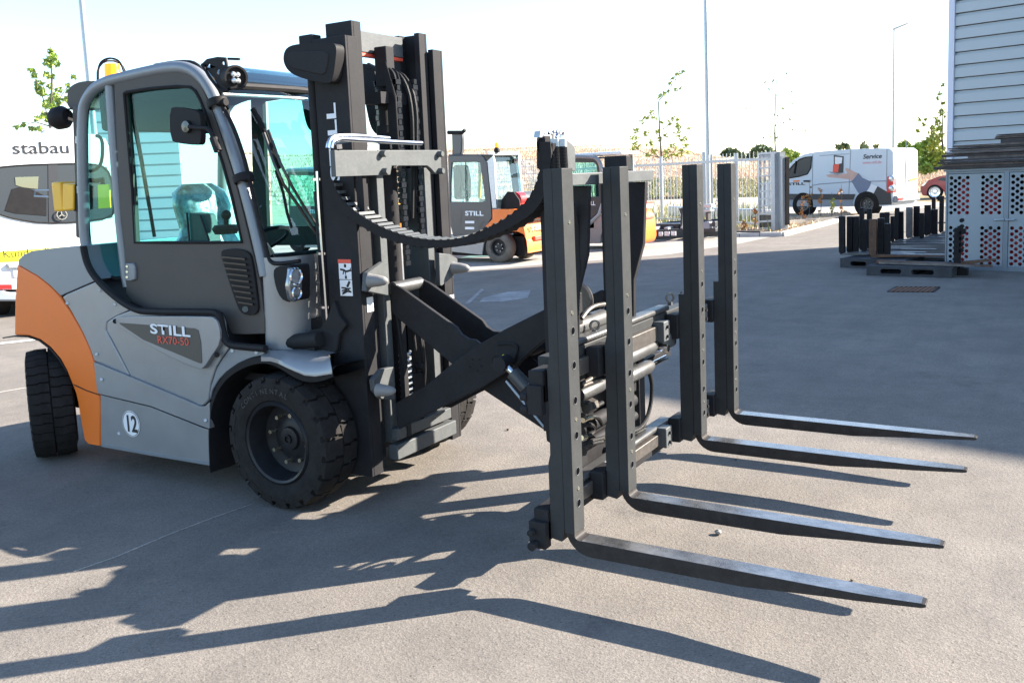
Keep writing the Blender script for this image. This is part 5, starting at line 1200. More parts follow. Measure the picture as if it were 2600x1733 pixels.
# building behind the cab, on the left
nl = V3((-.58,.81,0)).normalized(); QL = far(350, 560, 33); QL.z = 0
M['clad2'] = mat('pale_cladding', (.72,.77,.78), .5)
BB = thing('building', QL+nl*4, 'pale grey hall with thin horizontal boards seen through the cab windows', 'building')
a = PP(243, 400, QL, nl); c = PP(457, 400, QL, nl); a.z = c.z = 0; top_ = PP(350, 236, QL, nl).z
part('wall', MB().prism([a+nl*.06, c+nl*.06, c+nl*9, a+nl*9], (0,0,top_)), 'cladback', BB)
z = .05; first = None
while z < top_-.3:
    if first is None: first = part('cladding_board', MB().prism([a, c, c+nl*.055, a+nl*.055], (0,0,.30)), 'clad2', BB); zf = z; first.location.z += z
    else: dup(first, BB, (0,0,z-zf))
    z += .36
# ---------------------------------------------------------------- steel lockers with perforated doors
M['locker'] = mat('blue_grey_steel_door', (.25,.285,.31), .45, .15, var=.05, scale=2, dust=.06)
M['lockframe'] = mat('locker_frame', (.19,.22,.25), .45, .3, var=.06, scale=2)
QK = G(*zG(1430,1140)); 
LK = thing('locker', QK+fd*.8+fn*.6, 'blue grey steel locker with hole patterned double doors and gas cylinders inside', 'locker')
def uz(px, py): p = PP(*zG(px, py), QK, fn); return (p-QK).dot(fd), p.z
def lp(u, z, d=0): return V3((QK.x, QK.y, 0)) + fd*u + fn*d + V3((0,0,z))
u0 = uz(1196, 700)[0]; ztop = uz(1480, 200)[1]
d1a, d1b = uz(1216,700)[0], uz(1742,700)[0]; d2a = uz(1795,700)[0]; dw = d1b-d1a; d2b = d2a+dw; u1 = d2b+.06
zb, zt_ = uz(1450,1105)[1], uz(1450,228)[1]; zb = max(zb, .08)
def pbox(ua, ub, za, zb_, da, db): return MB().prism([lp(ua,za,da), lp(ub,za,da), lp(ub,zb_,da), lp(ua,zb_,da)], fn*(db-da))
LD = 1.1
for nm, a_ in (('frame_post', (u0,d1a-.004)), ('frame_post', (d1b+.004,d2a-.004)), ('frame_post', (d2b+.004,u1))): part(nm, pbox(a_[0], a_[1], 0, ztop, -.012, .04), 'lockframe', LK, bevel=.004)
part('frame_rail', pbox(u0, u1, zt_+.005, ztop, -.008, .05), 'lockframe', LK, bevel=.004)
part('frame_rail', pbox(u0, u1, .0, zb-.005, -.008, .05), 'lockframe', LK, bevel=.004)
part('roof_sheet', pbox(u0-.02, u1+.02, ztop, ztop+.03, -.04, LD), 'lockframe', LK)
part('side_wall', pbox(u0, u0+.02, 0, ztop, .04, LD), 'lockframe', LK); part('side_wall', pbox(u1-.02, u1, 0, ztop, .04, LD), 'lockframe', LK)
part('back_wall', pbox(u0+.02, u1-.02, 0, ztop, LD-.02, LD), 'black', LK)
part('floor_sheet', pbox(u0+.02, u1-.02, .06, .08, .04, LD-.02), 'lockframe', LK)
sx = uz(1285,700)[0]-uz(1247,700)[0]; rz = (uz(1400,265)[1]-uz(1400,597)[1])/6; R_h = sx*.46
def perforated(ua, ub, name='door_panel'):
    b = MB(); s_ = 10
    cols1 = [uz(x, 700)[0]-d1a+ua for x in (1247,1285,1323,1362,1400)]; cols2 = [uz(x, 700)[0]-d1a+ua for x in (1545,1583,1625,1665,1703)]
    z1t, z2t = uz(1400,265)[1], uz(1400,740)[1]
    def quad(xa, xb, za, zb_):
        if xb-xa > 1e-4 and zb_-za > 1e-4: b.add([lp(xa,za), lp(xb,za), lp(xb,zb_), lp(xa,zb_)], [(0,1,2,3)])
    def cell(xa, xb, za, zb_, cx, cz):
        ring = [(cx+R_h*math.cos(2*math.pi*k/16), cz+R_h*math.sin(2*math.pi*k/16)) for k in range(16)]
        outr = []
        for k in range(16):
            a = 2*math.pi*k/16; c_, s = math.cos(a), math.sin(a); t = min((xb-cx)/c_ if c_ > 1e-6 else ((xa-cx)/c_ if c_ < -1e-6 else 9), (zb_-cz)/s if s > 1e-6 else ((za-cz)/s if s < -1e-6 else 9))
            outr.append((cx+c_*t, cz+s*t))
        vs = [lp(*p) for p in ring]+[lp(*p) for p in outr]+[lp(*p, .012) for p in ring]
        b.add(vs, [(k,(k+1)%16,(k+1)%16+16,k+16) for k in range(16)]+[(k,k+32,(k+1)%16+32,(k+1)%16) for k in range(16)])
        b.add([lp(xa,za),lp(xb,za),lp(xb,zb_),lp(xa,zb_)]+[lp(*outr[k]) for k in (14,2,6,10)], [(0,1,4),(1,2,5),(2,3,6),(3,0,7)]) if False else None
        # corner fillers
        for (cxx, czz), (k0, k1_) in (((xb,zb_),(1,3)),((xa,zb_),(5,7)),((xa,za),(9,11)),((xb,za),(13,15))):
            pts = [outr[k] for k in range(k0, k1_+1)]
            b.add([lp(cxx,czz)]+[lp(*p) for p in pts], [(0,i+1,i+2) for i in range(len(pts)-1)])
    for zt0 in (z1t, z2t):
        zlo, zhi = zt0-6.5*rz, zt0+.5*rz
        for cols in (cols1, cols2):
            for ci, cx in enumerate(cols):
                xa, xb = cx-sx/2, cx+sx/2; n_ = 7 if ci % 2 == 0 else 6; z0_ = zt0-(0 if ci % 2 == 0 else rz/2)
                for r in range(n_): cz = z0_-r*rz; cell(xa, xb, cz-rz/2, cz+rz/2, cx, cz)
                if ci % 2: quad(xa, xb, zhi-rz/2, zhi); quad(xa, xb, zlo, zlo+rz/2)
        quad(ua, cols1[0]-sx/2, zlo, zhi); quad(cols1[-1]+sx/2, cols2[0]-sx/2, zlo, zhi); quad(cols2[-1]+sx/2, ub, zlo, zhi)
    quad(ua, ub, z1t+.5*rz, zt_); quad(ua, ub, z2t+.5*rz, z1t-6.5*rz); quad(ua, ub, zb, z2t-6.5*rz)
    return part(name, b, 'locker', LK)
dA = perforated(d1a, d1b); dB = perforated(d2a, d2b)
for xx, dd in ((1710,dA),(1812,dB)):
    a = uz(xx, 664); part('handle', MB().tube([lp(a[0]-.06,a[1],-.035), lp(a[0]+.07,a[1]+.006,-.035)], .014, 8).cyl(lp(a[0]+.06,a[1],-.035), lp(a[0]+.06,a[1],.0), .012, 8), 'galv', dd)
# gas cylinders standing in the locker
M['gasred'] = mat('red_gas_cylinder', (.62,.035,.04), .4, var=.15, scale=6)
cyls = []
gx = u0+.22; i = 0
while gx < u1-.15:
    for lev in (0, 1):
        if lev == 1 and i in (2,): continue
        hc = min(1, (ztop-.26)/2/.80); zsh = .10+hc*.80+.04; zz = .09 if lev == 0 else zsh+.025; c_ = lp(gx, zz, .24+.03*(i % 2))
        t = thing('gas_cylinder', c_, None, None)
        cyls.append((t, i, lev))
        part('cylinder', MB().lathe([(r_, h_*hc) for r_, h_ in ((0,0),(.13,0),(.145,.03),(.145,.52),(.12,.62),(.05,.68),(.0,.68))], c_, (0,0,1), 20), 'gasred', t)
        part('collar', MB().lathe([(r_, h_*hc) for r_, h_ in ((.09,.66),(.095,.66),(.095,.78),(.09,.78))], c_, (0,0,1), 16, True), 'alum' if i == 1 else 'gasred', t)
    gx += .36; i += 1
for t, i, lev in cyls: tag(t, 'red gas cylinder on the %s of the steel locker, %s' % ('floor' if lev == 0 else 'shelf', ('at the far left','second from the left','third from the left','fourth from the left','fifth from the left')[i]), 'gas cylinder', 'gas cylinders in the steel locker')
part('shelf', pbox(u0+.02, u1-.02, zsh, zsh+.02, .05, LD-.05), 'lockframe', LK)
# weathered boards piled on the locker
M['plank'] = mat('weathered_wood', (.115,.09,.078), .85, var=.4, scale=9, bump=.5, bscale=30, dust=.3, dustcol=(.25,.20,.16))
M['plankdark'] = mat('dark_weathered_wood', (.055,.045,.042), .85, var=.4, scale=9, bump=.5, bscale=30)
zp = ztop+.035
spec = [(1100,.07,'plankdark','lowest board, dark and jutting out furthest left'),(1180,.05,'plank','thin brown board just above the lowest one'),(1150,.055,'plankdark','dark board third from the bottom'),(1170,.05,'plankdark','dark board fourth from the bottom'),(1425,.045,'plank','lighter middle board starting further right'),(1180,.06,'plankdark','dark board above the short light one'),(1215,.05,'plank','brown board in the upper middle of the pile'),(1250,.05,'plank','brown board set back a little at the left end'),(1240,.04,'plankdark','thin dark board near the top on the left'),(1290,.05,'plank','weathered board under the raised right part'),(1740,.10,'plankdark','thick dark timber under the top boards at the right'),(1680,.035,'plank','thin board third from the top at the right'),(1690,.035,'plank','thin board second from the top at the right'),(1700,.03,'plank','topmost thin board at the right')]
for i, (xl, th, m, lab) in enumerate(spec):
    th *= .66
    ua = uz(xl, 100)[0]; ln = 4.2; dj = random.uniform(-.03,.03)
    n_ = 1 if i > 9 else 2
    b = pbox(ua, ua+ln, zp, zp+th-.004, -.10+dj, .14+dj)
    for v in b.v: v.z += random.uniform(-.004,.004)
    tag(part('plank', b, m, None, bevel=.004), 'weathered plank on the steel locker, '+lab, 'plank', 'planks piled on the steel locker')
    b = pbox(ua+random.uniform(-.1,.2), ua+ln, zp, zp+th-.004, .17, .42); tag(part('plank', b, m, None, bevel=.004), 'rear weathered plank, hidden behind front plank number %s from the locker roof' % ('one two three four five six seven eight nine ten eleven twelve thirteen fourteen'.split()[i]), 'plank', 'planks piled on the steel locker')
    zp += th
# ---------------------------------------------------------------- plastic pallets
M['pallet'] = mat('dark_plastic_pallet', (.05,.052,.058), .6, 0, spec=.15, var=.2, scale=5, dust=.2)
def pallet(a, b, depth, h, label):
    u = (b-a); u.z = 0; L_ = u.length; u.normalize(); v = V3((-u.y,u.x,0)); 
    if v.y < 0: v = -v
    a = V3((a.x,a.y,0)); t = thing('pallet', a+u*L_/2+v*depth/2, label, 'pallet', 'plastic pallets beside the lockers')
    def pt(s, z, d=0): return a+u*s+v*d+V3((0,0,z))
    def octo(s0, s1, z0, z1, d=0): c = .02; return [pt(s0+c,z0,d),pt(s1-c,z0,d),pt(s1,z0+c,d),pt(s1,z1-c,d),pt(s1-c,z1,d),pt(s0+c,z1,d),pt(s0,z1-c,d),pt(s0,z0+c,d)]
    hs_ = [octo(L_*.17,L_*.42,.035,h-.04), octo(L_*.54,L_*.80,.035,h-.04)]
    part('front_board', MB().prism([pt(0,0),pt(L_,0),pt(L_,h-.02),pt(0,h-.02)], v*.04, holes=hs_), 'pallet', t, bevel=.004)
    part('back_board', MB().prism([pt(0,0,depth-.04),pt(L_,0,depth-.04),pt(L_,h-.02,depth-.04),pt(0,h-.02,depth-.04)], v*.04), 'pallet', t, bevel=.004)
    for s in (0, L_*.46, L_-.1): part('runner', MB().prism([pt(s,0,.042),pt(s+.1,0,.042),pt(s+.1,h-.022,.042),pt(s,h-.022,.042)], v*(depth-.084)), 'pallet', t)
    n_ = 6
    for k_ in range(n_):
        d0 = depth*k_/n_; part('deck_board', MB().prism([pt(-.01,h-.019,d0+.01),pt(L_+.01,h-.019,d0+.01),pt(L_+.01,h,d0+.01),pt(-.01,h,d0+.01)], v*(depth/n_-.02)), 'pallet', t)
    return t
pa, pb = G(*zG(447,1192)), G(*zG(1252,1216)); pallet(pa, pb, .8, .145, 'front grey plastic pallet carrying long rusty forks')
pa2, pb2 = G(*zG(198,1116)), G(*zG(198,1116))+fd*1.0; pallet(pa2, pb2, 1.1, .145, 'left grey plastic pallet behind the front one')
pallet(pa+fn*1.4+fd*.3, pa+fn*1.4+fd*1.35, .9, .145, 'grey plastic pallet hidden under the middle forks')
pallet(pa+fn*3.2+fd*.5, pa+fn*3.2+fd*1.5, 1.6, .145, 'rear grey plastic pallet below the farthest forks')
# ---------------------------------------------------------------- loose forks standing on the pallets
M['oldfork'] = mat('old_black_fork', (.016,.015,.016), .5, 0, spec=.12, var=.3, scale=8, dust=.35, dustcol=(.07,.05,.04))
M['rustfork'] = mat('rusty_fork', (.10,.045,.022), .7, var=.4, scale=8, dust=.4)
M['worn'] = mat('worn_blade_steel', (.13,.13,.135), .3, .5, var=.3, scale=8)
forks = [(185,240,632,1002,1.05,'oldfork','leftmost upright fork on the left pallet'),(258,312,634,990,1.0,'oldfork','second upright fork from the left with its flat side facing out'),(318,365,634,990,1.0,'oldfork','third upright fork from the left'),(375,415,552,960,1.0,'oldfork','tall thin fork before the van wheel, left of two'),(447,490,560,960,1.0,'oldfork','tall thin fork before the van wheel, right of two'),(400,440,662,990,.9,'oldfork','short upright fork left of the brown one'),(470,540,660,1022,1.1,'rustfork','brownish rusty upright fork on the front pallet'),(548,610,650,1012,1.1,'oldfork','upright fork touching the rusty brown one'),(614,668,700,1014,1.15,'oldfork','short blue black upright fork right of the brown pair'),(565,610,598,905,1.1,'oldfork','upright fork behind the brown pair, left'),(616,660,594,905,1.1,'oldfork','upright fork behind the brown pair, right'),(672,704,632,890,1.1,'oldfork','narrow upright fork near the middle of the row'),(708,750,552,872,1.1,'oldfork','upright fork just left of the light gap'),(752,795,588,868,1.1,'oldfork','shorter upright fork bordering the light gap'),(820,880,546,850,1.1,'worn','shiny worn upright fork right of the light gap'),(888,945,536,845,1.1,'oldfork','upright fork right of the shiny worn one'),(948,990,602,850,1.0,'oldfork','short upright fork in the right group'),(992,1052,526,826,1.0,'oldfork','broad upright fork in the right group'),(1056,1118,566,816,.8,'oldfork','upright fork with green tinge at the right of the group'),(1062,1100,450,700,.7,'oldfork','tall fork standing behind the right group'),(1132,1175,440,792,.6,'oldfork','tall lone upright fork next to the locker')]
for x0, x1, yt, yb, bl, m, lab in forks:
    p = G(*zG((x0+x1)/2, yb), .16); q = V3(p); Y_ = p.y
    xa = PY(*zG(x0, yb), Y_).x; xb = PY(*zG(x1, yb), Y_).x; zt2 = PY(*zG((x0+x1)/2, yt), Y_).z
    t = thing('loose_fork', (xa, Y_, .15), lab.capitalize()+', beside the lockers' if False else lab+' beside the lockers', 'fork', 'loose forks standing on the pallets')
    w_ = xb-xa; zb_ = .15 + random.uniform(0,.012)
    tl = random.uniform(-.008,.008)
    part('shank', MB().prism([(xa+tl,Y_,zt2),(xa,Y_,zb_+.06),(xa+.03,Y_,zb_+.01),(xb,Y_,zb_+.045),(xb+tl,Y_,zt2)], (0,.10,0)), m, t, bevel=.006)
    if zt2 > .9: part('hook', MB().prism([(xa-.035,Y_+.01,zt2-.10),(xa,Y_+.01,zt2-.10),(xa,Y_+.01,zt2-.02),(xa-.035,Y_+.01,zt2-.05)], (0,.08,0)), m, t)
    part('blade', MB().prism([(xa+.03,Y_,zb_),(xb+bl,Y_,zb_+.025),(xb+bl,Y_,zb_+.035),(xb,Y_,zb_+.045)], (0,.10,0)), 'worn' if m != 'rustfork' else m, t, bevel=.004)
# the long rusty pair on the front pallet and the single fork near the locker door
pr = G(*zG(530,1085), .15)
t = thing('loose_fork', pr, 'long rusty fork lying flat along the front pallet with a worn bright edge', 'fork')
part('blade', MB().prism([(pr.x,pr.y+.03,.155),(pr.x+1.55,pr.y-.25,.155),(pr.x+1.55,pr.y-.25,.175),(pr.x+.02,pr.y+.03,.205)], (0,.11,0)), 'rustfork', t, bevel=.004)
part('edge', MB().prism([(pr.x+.05,pr.y+.0,.156),(pr.x+1.4,pr.y-.28,.156),(pr.x+1.4,pr.y-.28,.178),(pr.x+.05,pr.y+.0,.19)], (0,.02,0)), 'worn', t)
ps = G(*zG(1300,1110), .12); xa = PY(*zG(1272,1090), ps.y).x; xb = PY(*zG(1338,1090), ps.y).x; zt2 = PY(*zG(1300,742), ps.y).z
t = thing('loose_fork', ps, 'black upright fork with notched rear edge standing in front of the locker door', 'fork')
b = MB().prism([(xa,ps.y,.10),(xb,ps.y,.10),(xb,ps.y,zt2-.03),(xb-.02,ps.y,zt2),(xa,ps.y,zt2)], (0,.10,0)); part('shank', b, 'oldfork', t, bevel=.006)
for k_ in range(6): part('knuckle', MB().cyl((xb+.005,ps.y+.0,.35+k_*.085),(xb+.005,ps.y+.1,.35+k_*.085),.03,10), 'oldfork', t)
part('hook', MB().prism([(xb,ps.y+.01,zt2-.10),(xb+.06,ps.y+.01,zt2-.08),(xb+.06,ps.y+.01,zt2-.02),(xb-.02,ps.y+.01,zt2)], (0,.08,0)), 'oldfork', t)
part('foot', MB().box((xa-.02,ps.y-.02,.0),(xb+.10,ps.y+.12,.10)), 'oldfork', t, bevel=.01)
pe = PY(*zG(1680,1048), ps.y+.1)
part('blade', MB().prism([(xb,ps.y+.02,.13),(pe.x,ps.y+.02,.22),(pe.x,ps.y+.02,.235),(xb,ps.y+.02,.19)], (0,.10,0)), 'rustfork', t, bevel=.004)
# ================================================================ FENCE, GATE, POLES, PLANTS
M['galvlight'] = mat('galvanised_fence', (.36,.39,.42), .4, .3, var=.1, scale=6)
fa, fb = G(*zF(-1200,1060)), G(*zF(1970,1315))
fa = G(1385, 548); fm = G(1679, 561); fb = G(1968, 586)
FN = thing('fence', (fm.x, fm.y, 0), 'galvanised bar fence with comb top running behind the forks to the gate', 'fence')
def fence_run(a, b, za, zb_, n_):
    a = V3((a.x,a.y,0)); b = V3((b.x,b.y,0)); d = (b-a).normalized()
    part('top_rail', MB().beam(a+V3((0,0,za)), b+V3((0,0,zb_)), .06, .07), 'galvlight', FN)
    part('bottom_rail', MB().beam(a+V3((0,0,.16)), b+V3((0,0,.16)), .05, .05), 'galvlight', FN)
    f0 = part('bar', MB().box(a+V3((-.009,-.009,.10)), a+V3((.009,.009,za+.20))), 'galvlight', FN)
    for i in range(1, n_): dup(f0, FN, (b-a)*(i/n_))
zz_ = PP(1685, 418, fm, (fb-fa).cross(uZ).normalized()).z
zL = 1.9
dF = (fb-fa); nF = dF.cross(uZ).normalized()
zt1 = PP(1650, 420, fm, nF).z; zt2_ = PP(1960, 403, fm, nF).z
fence_run(fa, fb, zt1, zt2_, 86)
for x_, y_ in ((1679,397),(1869,389),(1788,385),(1805,392)):
    p = PP(x_, y_, fm, nF); p0 = V3((p.x,p.y,0)); part('post', MB().box(p0+V3((-.05,-.06,0)), p0+V3((.05,.0,p.z))), 'galvlight', FN, bevel=.005)
# mesh panels left, seen behind the orange truck
ga_, gb_ = G(1120, 560), G(1380, 560)
MF = thing('fence', (ga_+gb_)/2, 'wire mesh fence panels seen between the orange truck and the hose head', 'fence')
d_ = gb_-ga_; zt3 = PP(1300, 408, ga_, d_.cross(uZ).normalized()).z
for i in range(5): p = ga_+d_*(i/4); part('post', MB().box(p+V3((-.04,-.04,0)), p+V3((.04,.04,zt3+.1))), 'galvlight', MF)
w0 = part('vertical_wire', MB().box(ga_+V3((-.008,-.008,.1)), ga_+V3((.008,.008,zt3))), 'galvlight', MF)
for i in range(1, 60): dup(w0, MF, d_*(i/60))
w0 = part('horizontal_wire', MB().beam(ga_+V3((0,0,.2)), gb_+V3((0,0,.2)), .02, .02), 'galvlight', MF)
for i in range(1, 9): dup(w0, MF, (0,0,(zt3-.2)*i/8))
# sliding gate end with dark edge strips
qg_ = G(1968, 588); ng = nF
GT = thing('gate', (qg_.x, qg_.y, 0), 'galvanised sliding gate with open square grid and slatted foot panel', 'gate')
def gp(x, y, d=0): return PP(*zF(x, y), V3((qg_.x,qg_.y,0))+ng*d, ng)
def gbar(name, p, q, w_, m='galvlight', par=None, d=0): return part(name, MB().beam(gp(*p, d), gp(*q, d), w_, w_), m, par or GT)
gbar('gate_post', (1932,150), (1940,1320), .16); gbar('side_frame', (1698,170), (1698,1290), .05)
for y_ in (170,270,390,505,620,735,850,955,1070,1185,1290): gbar('grid_bar', (1698,y_+8), (1925,y_-8), .035 if 200 < y_ < 1060 else .05)
for x_ in (1765,1840): gbar('grid_bar', (x_,270), (x_,1070), .03)
for k_ in range(10): gbar('slat', (1712+k_*21,185), (1712+k_*21,235), .03, 'vangrey'); 
for k_ in range(14): gbar('slat', (1708+k_*15,1090), (1708+k_*15,1280), .02, 'vandark')
part('warning_plate', MB().beam(gp(1930,650,-.1), gp(1930,690,-.1), .10, .01), 'orange', GT)
GP = thing('gate_post', gp(2030,1290), 'pair of dark rubber edged guide posts at the end of the gate', 'gate post')
for x_ in (1982, 2098): part('rubber_edge', MB().beam(gp(x_,230,-.15), gp(x_+3,1240,-.15), .10, .10), 'black', GP)
for x_ in (2018, 2055): part('post', MB().beam(gp(x_,150 if x_ == 2018 else 215,-.10), gp(x_+5,1300,-.10), .16, .12), 'galv', GP)
# low concrete block wall behind the fence, dark timber, black frames beside the fence
gw = G(1690, 556); 
LW = MB(); a = G(1690,554); b_ = G(1935,569); LW.beam(a+V3((0,.6,.22)), b_+V3((0,.6,.22)), .3, .34); tag(part('crash_barrier', LW, 'galv', None, bevel=.03), 'low rounded grey barrier behind the bar fence', 'barrier')
a = G(*zF(1310,1410)); b_ = G(*zF(1725,1415)); tag(part('timber_beam', MB().beam(a+V3((0,0,.07)), b_+V3((0,0,.07)), .14, .13), 'plankdark', None, bevel=.01), 'dark square beam lying on the ground near the gate', 'beam')
a = G(*zF(60,1490)); b_ = G(*zF(1040,1440)); c = G(*zF(560,1480))
TR = thing('steel_frame', a, 'low black steel frame with pale side boxes lying behind the second and third fork', 'frame')
part('long_beam', MB().beam(a+V3((0,0,.16)), b_+V3((0,.2,.16)), .14, .22), 'vandark', TR, bevel=.01)
part('long_beam', MB().beam(a+V3((0,1.2,.3)), b_+V3((0,1.4,.3)), .14, .2), 'vandark', TR, bevel=.01)
for k_ in range(4): p = a.lerp(b_, .08+.1*k_)+V3((0,-.085,.17)); part('pale_box', MB().box(p+V3((-.06,-.01,-.05)), p+V3((.06,.01,.05))), 'letter', TR)
for k_ in range(5): p = a.lerp(b_, k_/4); part('cross_beam', MB().beam(p+V3((0,0,.28)), p+V3((0,1.3,.32)), .1, .06), 'galv', TR)
def ff(x, y, Y): return PY(*zF(x, y), Y)
Yt = a.y+.6
part('tray', MB().prism([ff(100,1230,Yt), ff(500,1225,Yt), ff(500,1335,Yt), ff(100,1330,Yt)], (0,1.0,0)), 'vandark', TR, bevel=.02)
part('upright_bracket', MB().prism([ff(490,1000,Yt), ff(550,985,Yt), ff(545,1080,Yt), ff(535,1335,Yt), ff(510,1335,Yt), ff(520,1080,Yt)], (0,.1,0)), 'vandark', TR)
MX = thing('hydraulic_unit', ff(930,1330,Yt), 'pale metal hydraulic clamp unit standing between the third and fourth fork', 'clamp unit')
for y0_, y1_, x0_, x1_, m in ((935,985,860,975,'galv'),(1015,1045,855,970,'galv'),(1050,1180,890,930,'alum'),(1195,1300,855,950,'vangrey'),(1190,1270,985,1035,'vandark')):
    part('block', MB().prism([ff(x0_,y0_,Yt), ff(x1_,y0_,Yt), ff(x1_,y1_,Yt), ff(x0_,y1_,Yt)], (0,.25,0)), m, MX, bevel=.01)
part('base', MB().prism([ff(850,1300,Yt), ff(1040,1290,Yt), ff(1040,1345,Yt), ff(850,1345,Yt)], (0,.3,0)), 'vandark', MX, bevel=.01)
# ---------------------------------------------------------------- lamp poles
def pole(px, py, dist, ztop_, r, label, head=False):
    p = far(px, py, dist); p.z = 0; t = thing('lamp_pole', p, label, 'lamp pole')
    part('pole', MB().tube([p, p+V3((0,0,ztop_*.5)), p+V3((0,0,ztop_))], [r*1.25, r, r*.7], 12), 'galv', t)
    part('base_collar', MB().cyl(p, p+V3((0,0,.5)), r*1.6, 12), 'galv', t)
    if head: q = p+V3((0,0,ztop_)); part('lamp_head', MB().prism([q+V3((-.1,0,0)), q+V3((.75,0,.28)), q+V3((.78,0,.34)), q+V3((-.06,0,.10))], (0,.3,0)), 'galv', t, bevel=.02)
pole(1796, 300, 28, 14, .055, 'tall thin lamp pole rising behind the bar fence')
pole(2269, 225, 62, PP(2270, 76, far(2269,225,62), (0,1,0)).z, .07, 'far lamp pole with slanted head beyond the service van', True)
pole(218, 120, 26, 16, .065, 'lamp pole at the upper left behind the truck cab')
# ---------------------------------------------------------------- trees and bushes
def leaf_cloud(mb, c, r, n_, s, sc=(1,1,1)):
    for _ in range(n_):
        while True:
            v = V3((random.uniform(-1,1), random.uniform(-1,1), random.uniform(-1,1)))
            if v.length < 1: break
        p = c + V3((v.x*r*sc[0], v.y*r*sc[1], v.z*r*sc[2]))
        a = V3((random.gauss(0,1), random.gauss(0,1), random.gauss(0,1))).normalized()*s*random.uniform(.6,1.3); b = a.orthogonal().normalized()*s*.38
        if random.random() < .5: b = a.cross(b).normalized()*s*.38
        mb.add([p-a, p+b, p+a, p-b], [(0,1,2,3)])
def tree(label, branches, clumps, plane, leafm, s, dens, name='tree', tr=.04, cat='tree', trunk=None):
    """branches/clumps are traced on the vertical plane through the tree's own foot"""
    base = V3((plane.x, plane.y, 0)); n_ = V3((base.x, base.y, 0)).normalized()
    t = thing(name, base, label, cat)
    b = MB()
    if trunk: b.tube([PP(*q, base, n_) for q in trunk], [tr*(1-.7*i/(len(trunk)-1)) for i in range(len(trunk))], 7)
    for br_ in branches:
        P = [PP(*q, base, n_)+n_*random.uniform(-.3,.3)*(k_ > 0) for k_, q in enumerate(br_)]
        b.tube(P, [tr*.45*(1-.7*i/max(1,len(P)-1)) for i in range(len(P))], 5)
    part('trunk', b, 'bark', t)
    lm = MB()
    for x, y, r in clumps:
        c = PP(x, y, base, n_) + n_*random.uniform(-.4,.4)
        rr = (PP(x+r, y, base, n_)-PP(x, y, base, n_)).length
        leaf_cloud(lm, c, rr, int(dens*max(.3, (r/14)**1.4)), s, (1,1,.85))
    part('crown', lm, leafm, t)
    return t
# left tree behind the van
tp = far(130, 330, 24); cl = []
for q in ((128,130,10),(134,150,16),(118,158,11),(145,165,8),(128,172,8),(82,180,8),(90,195,10),(98,210,12),(100,225,13),(108,240,13),(115,190,8),(130,195,9),(128,215,10),(150,232,11),(138,245,14),(120,255,13),(145,262,12),(130,275,12),(115,272,9),(112,288,10),(105,300,9),(95,305,8),(118,308,8),(170,215,8),(178,235,9),(165,255,10),(185,200,6),(60,318,8),(80,325,9),(100,330,9),(40,322,6),(150,290,9)): cl.append(q)
tree('slender young tree with yellow green leaves behind the left van', [[(128,330),(110,250),(85,190)],[(128,310),(150,250),(180,205)],[(125,320),(90,310),(50,320)]], cl, tp, 'leaf', .085, 30, trunk=[(130,420),(129,300),(132,200),(128,120)])
# tree by the fence
tp = G(1683, 548); cl = []
for q in ((1735,180,5),(1722,190,7),(1710,200,7),(1703,212,6),(1715,226,7),(1728,225,5),(1695,232,7),(1684,240,8),(1675,248,5),(1690,262,5),(1655,285,9),(1640,298,10),(1660,300,9),(1628,310,7),(1618,332,10),(1610,350,12),(1615,370,14),(1605,382,10),(1640,340,10),(1650,365,12),(1670,330,8),(1675,355,9),(1660,385,11),(1645,392,8),(1700,312,9),(1715,300,11),(1725,318,12),(1720,340,11),(1735,355,11),(1740,370,9),(1730,388,11),(1710,372,12),(1695,385,11),(1690,400,9),(1712,396,9),(1748,385,7),(1750,325,6),(1690,345,7),(1680,310,6)): cl.append(q)
tree('thin young tree with sparse light green leaves at the bar fence', [[(1681,410),(1660,385),(1652,360),(1640,300)],[(1682,408),(1705,392),(1722,370),(1728,320)],[(1680,350),(1655,330),(1620,330)],[(1682,330),(1705,310),(1716,298)],[(1676,252),(1695,232),(1715,205),(1740,178)],[(1681,400),(1650,395),(1610,375)]], cl, tp, 'leafyellow', .095, 26, trunk=[(1683,548),(1681,420),(1675,340),(1672,260),(1676,250)], tr=.045)
# barely leafed tree behind the gate
tp = G(1966, 560); cl = []
for q in ((1962,205,4),(1978,195,4),(1995,188,4),(1945,210,4),(1955,232,4),(1968,240,5),(1990,242,5),(2003,246,5),(1952,225,3),(2012,235,3),(1930,275,4),(1895,276,4),(1995,275,8),(1985,270,5),(2015,262,4),(2012,298,9),(2020,290,6),(1935,315,6),(1945,325,4),(1990,315,5),(2025,320,5),(2045,330,4),(1932,340,7),(1938,350,5),(1955,348,4),(1970,350,5),(2015,340,6),(2010,332,4),(1975,290,4)): cl.append(q)
tree('nearly bare sapling rising above the sliding gate', [[(1969,360),(1968,300),(1950,230),(1962,205)],[(1969,320),(1995,280),(2010,245)],[(1968,340),(1940,330),(1925,280)],[(1970,350),(2000,330),(2040,325)]], cl, tp, 'leafyellow', .075, 5, trunk=[(1966,560),(1970,400),(1967,350),(1969,250),(1972,200)], tr=.03)
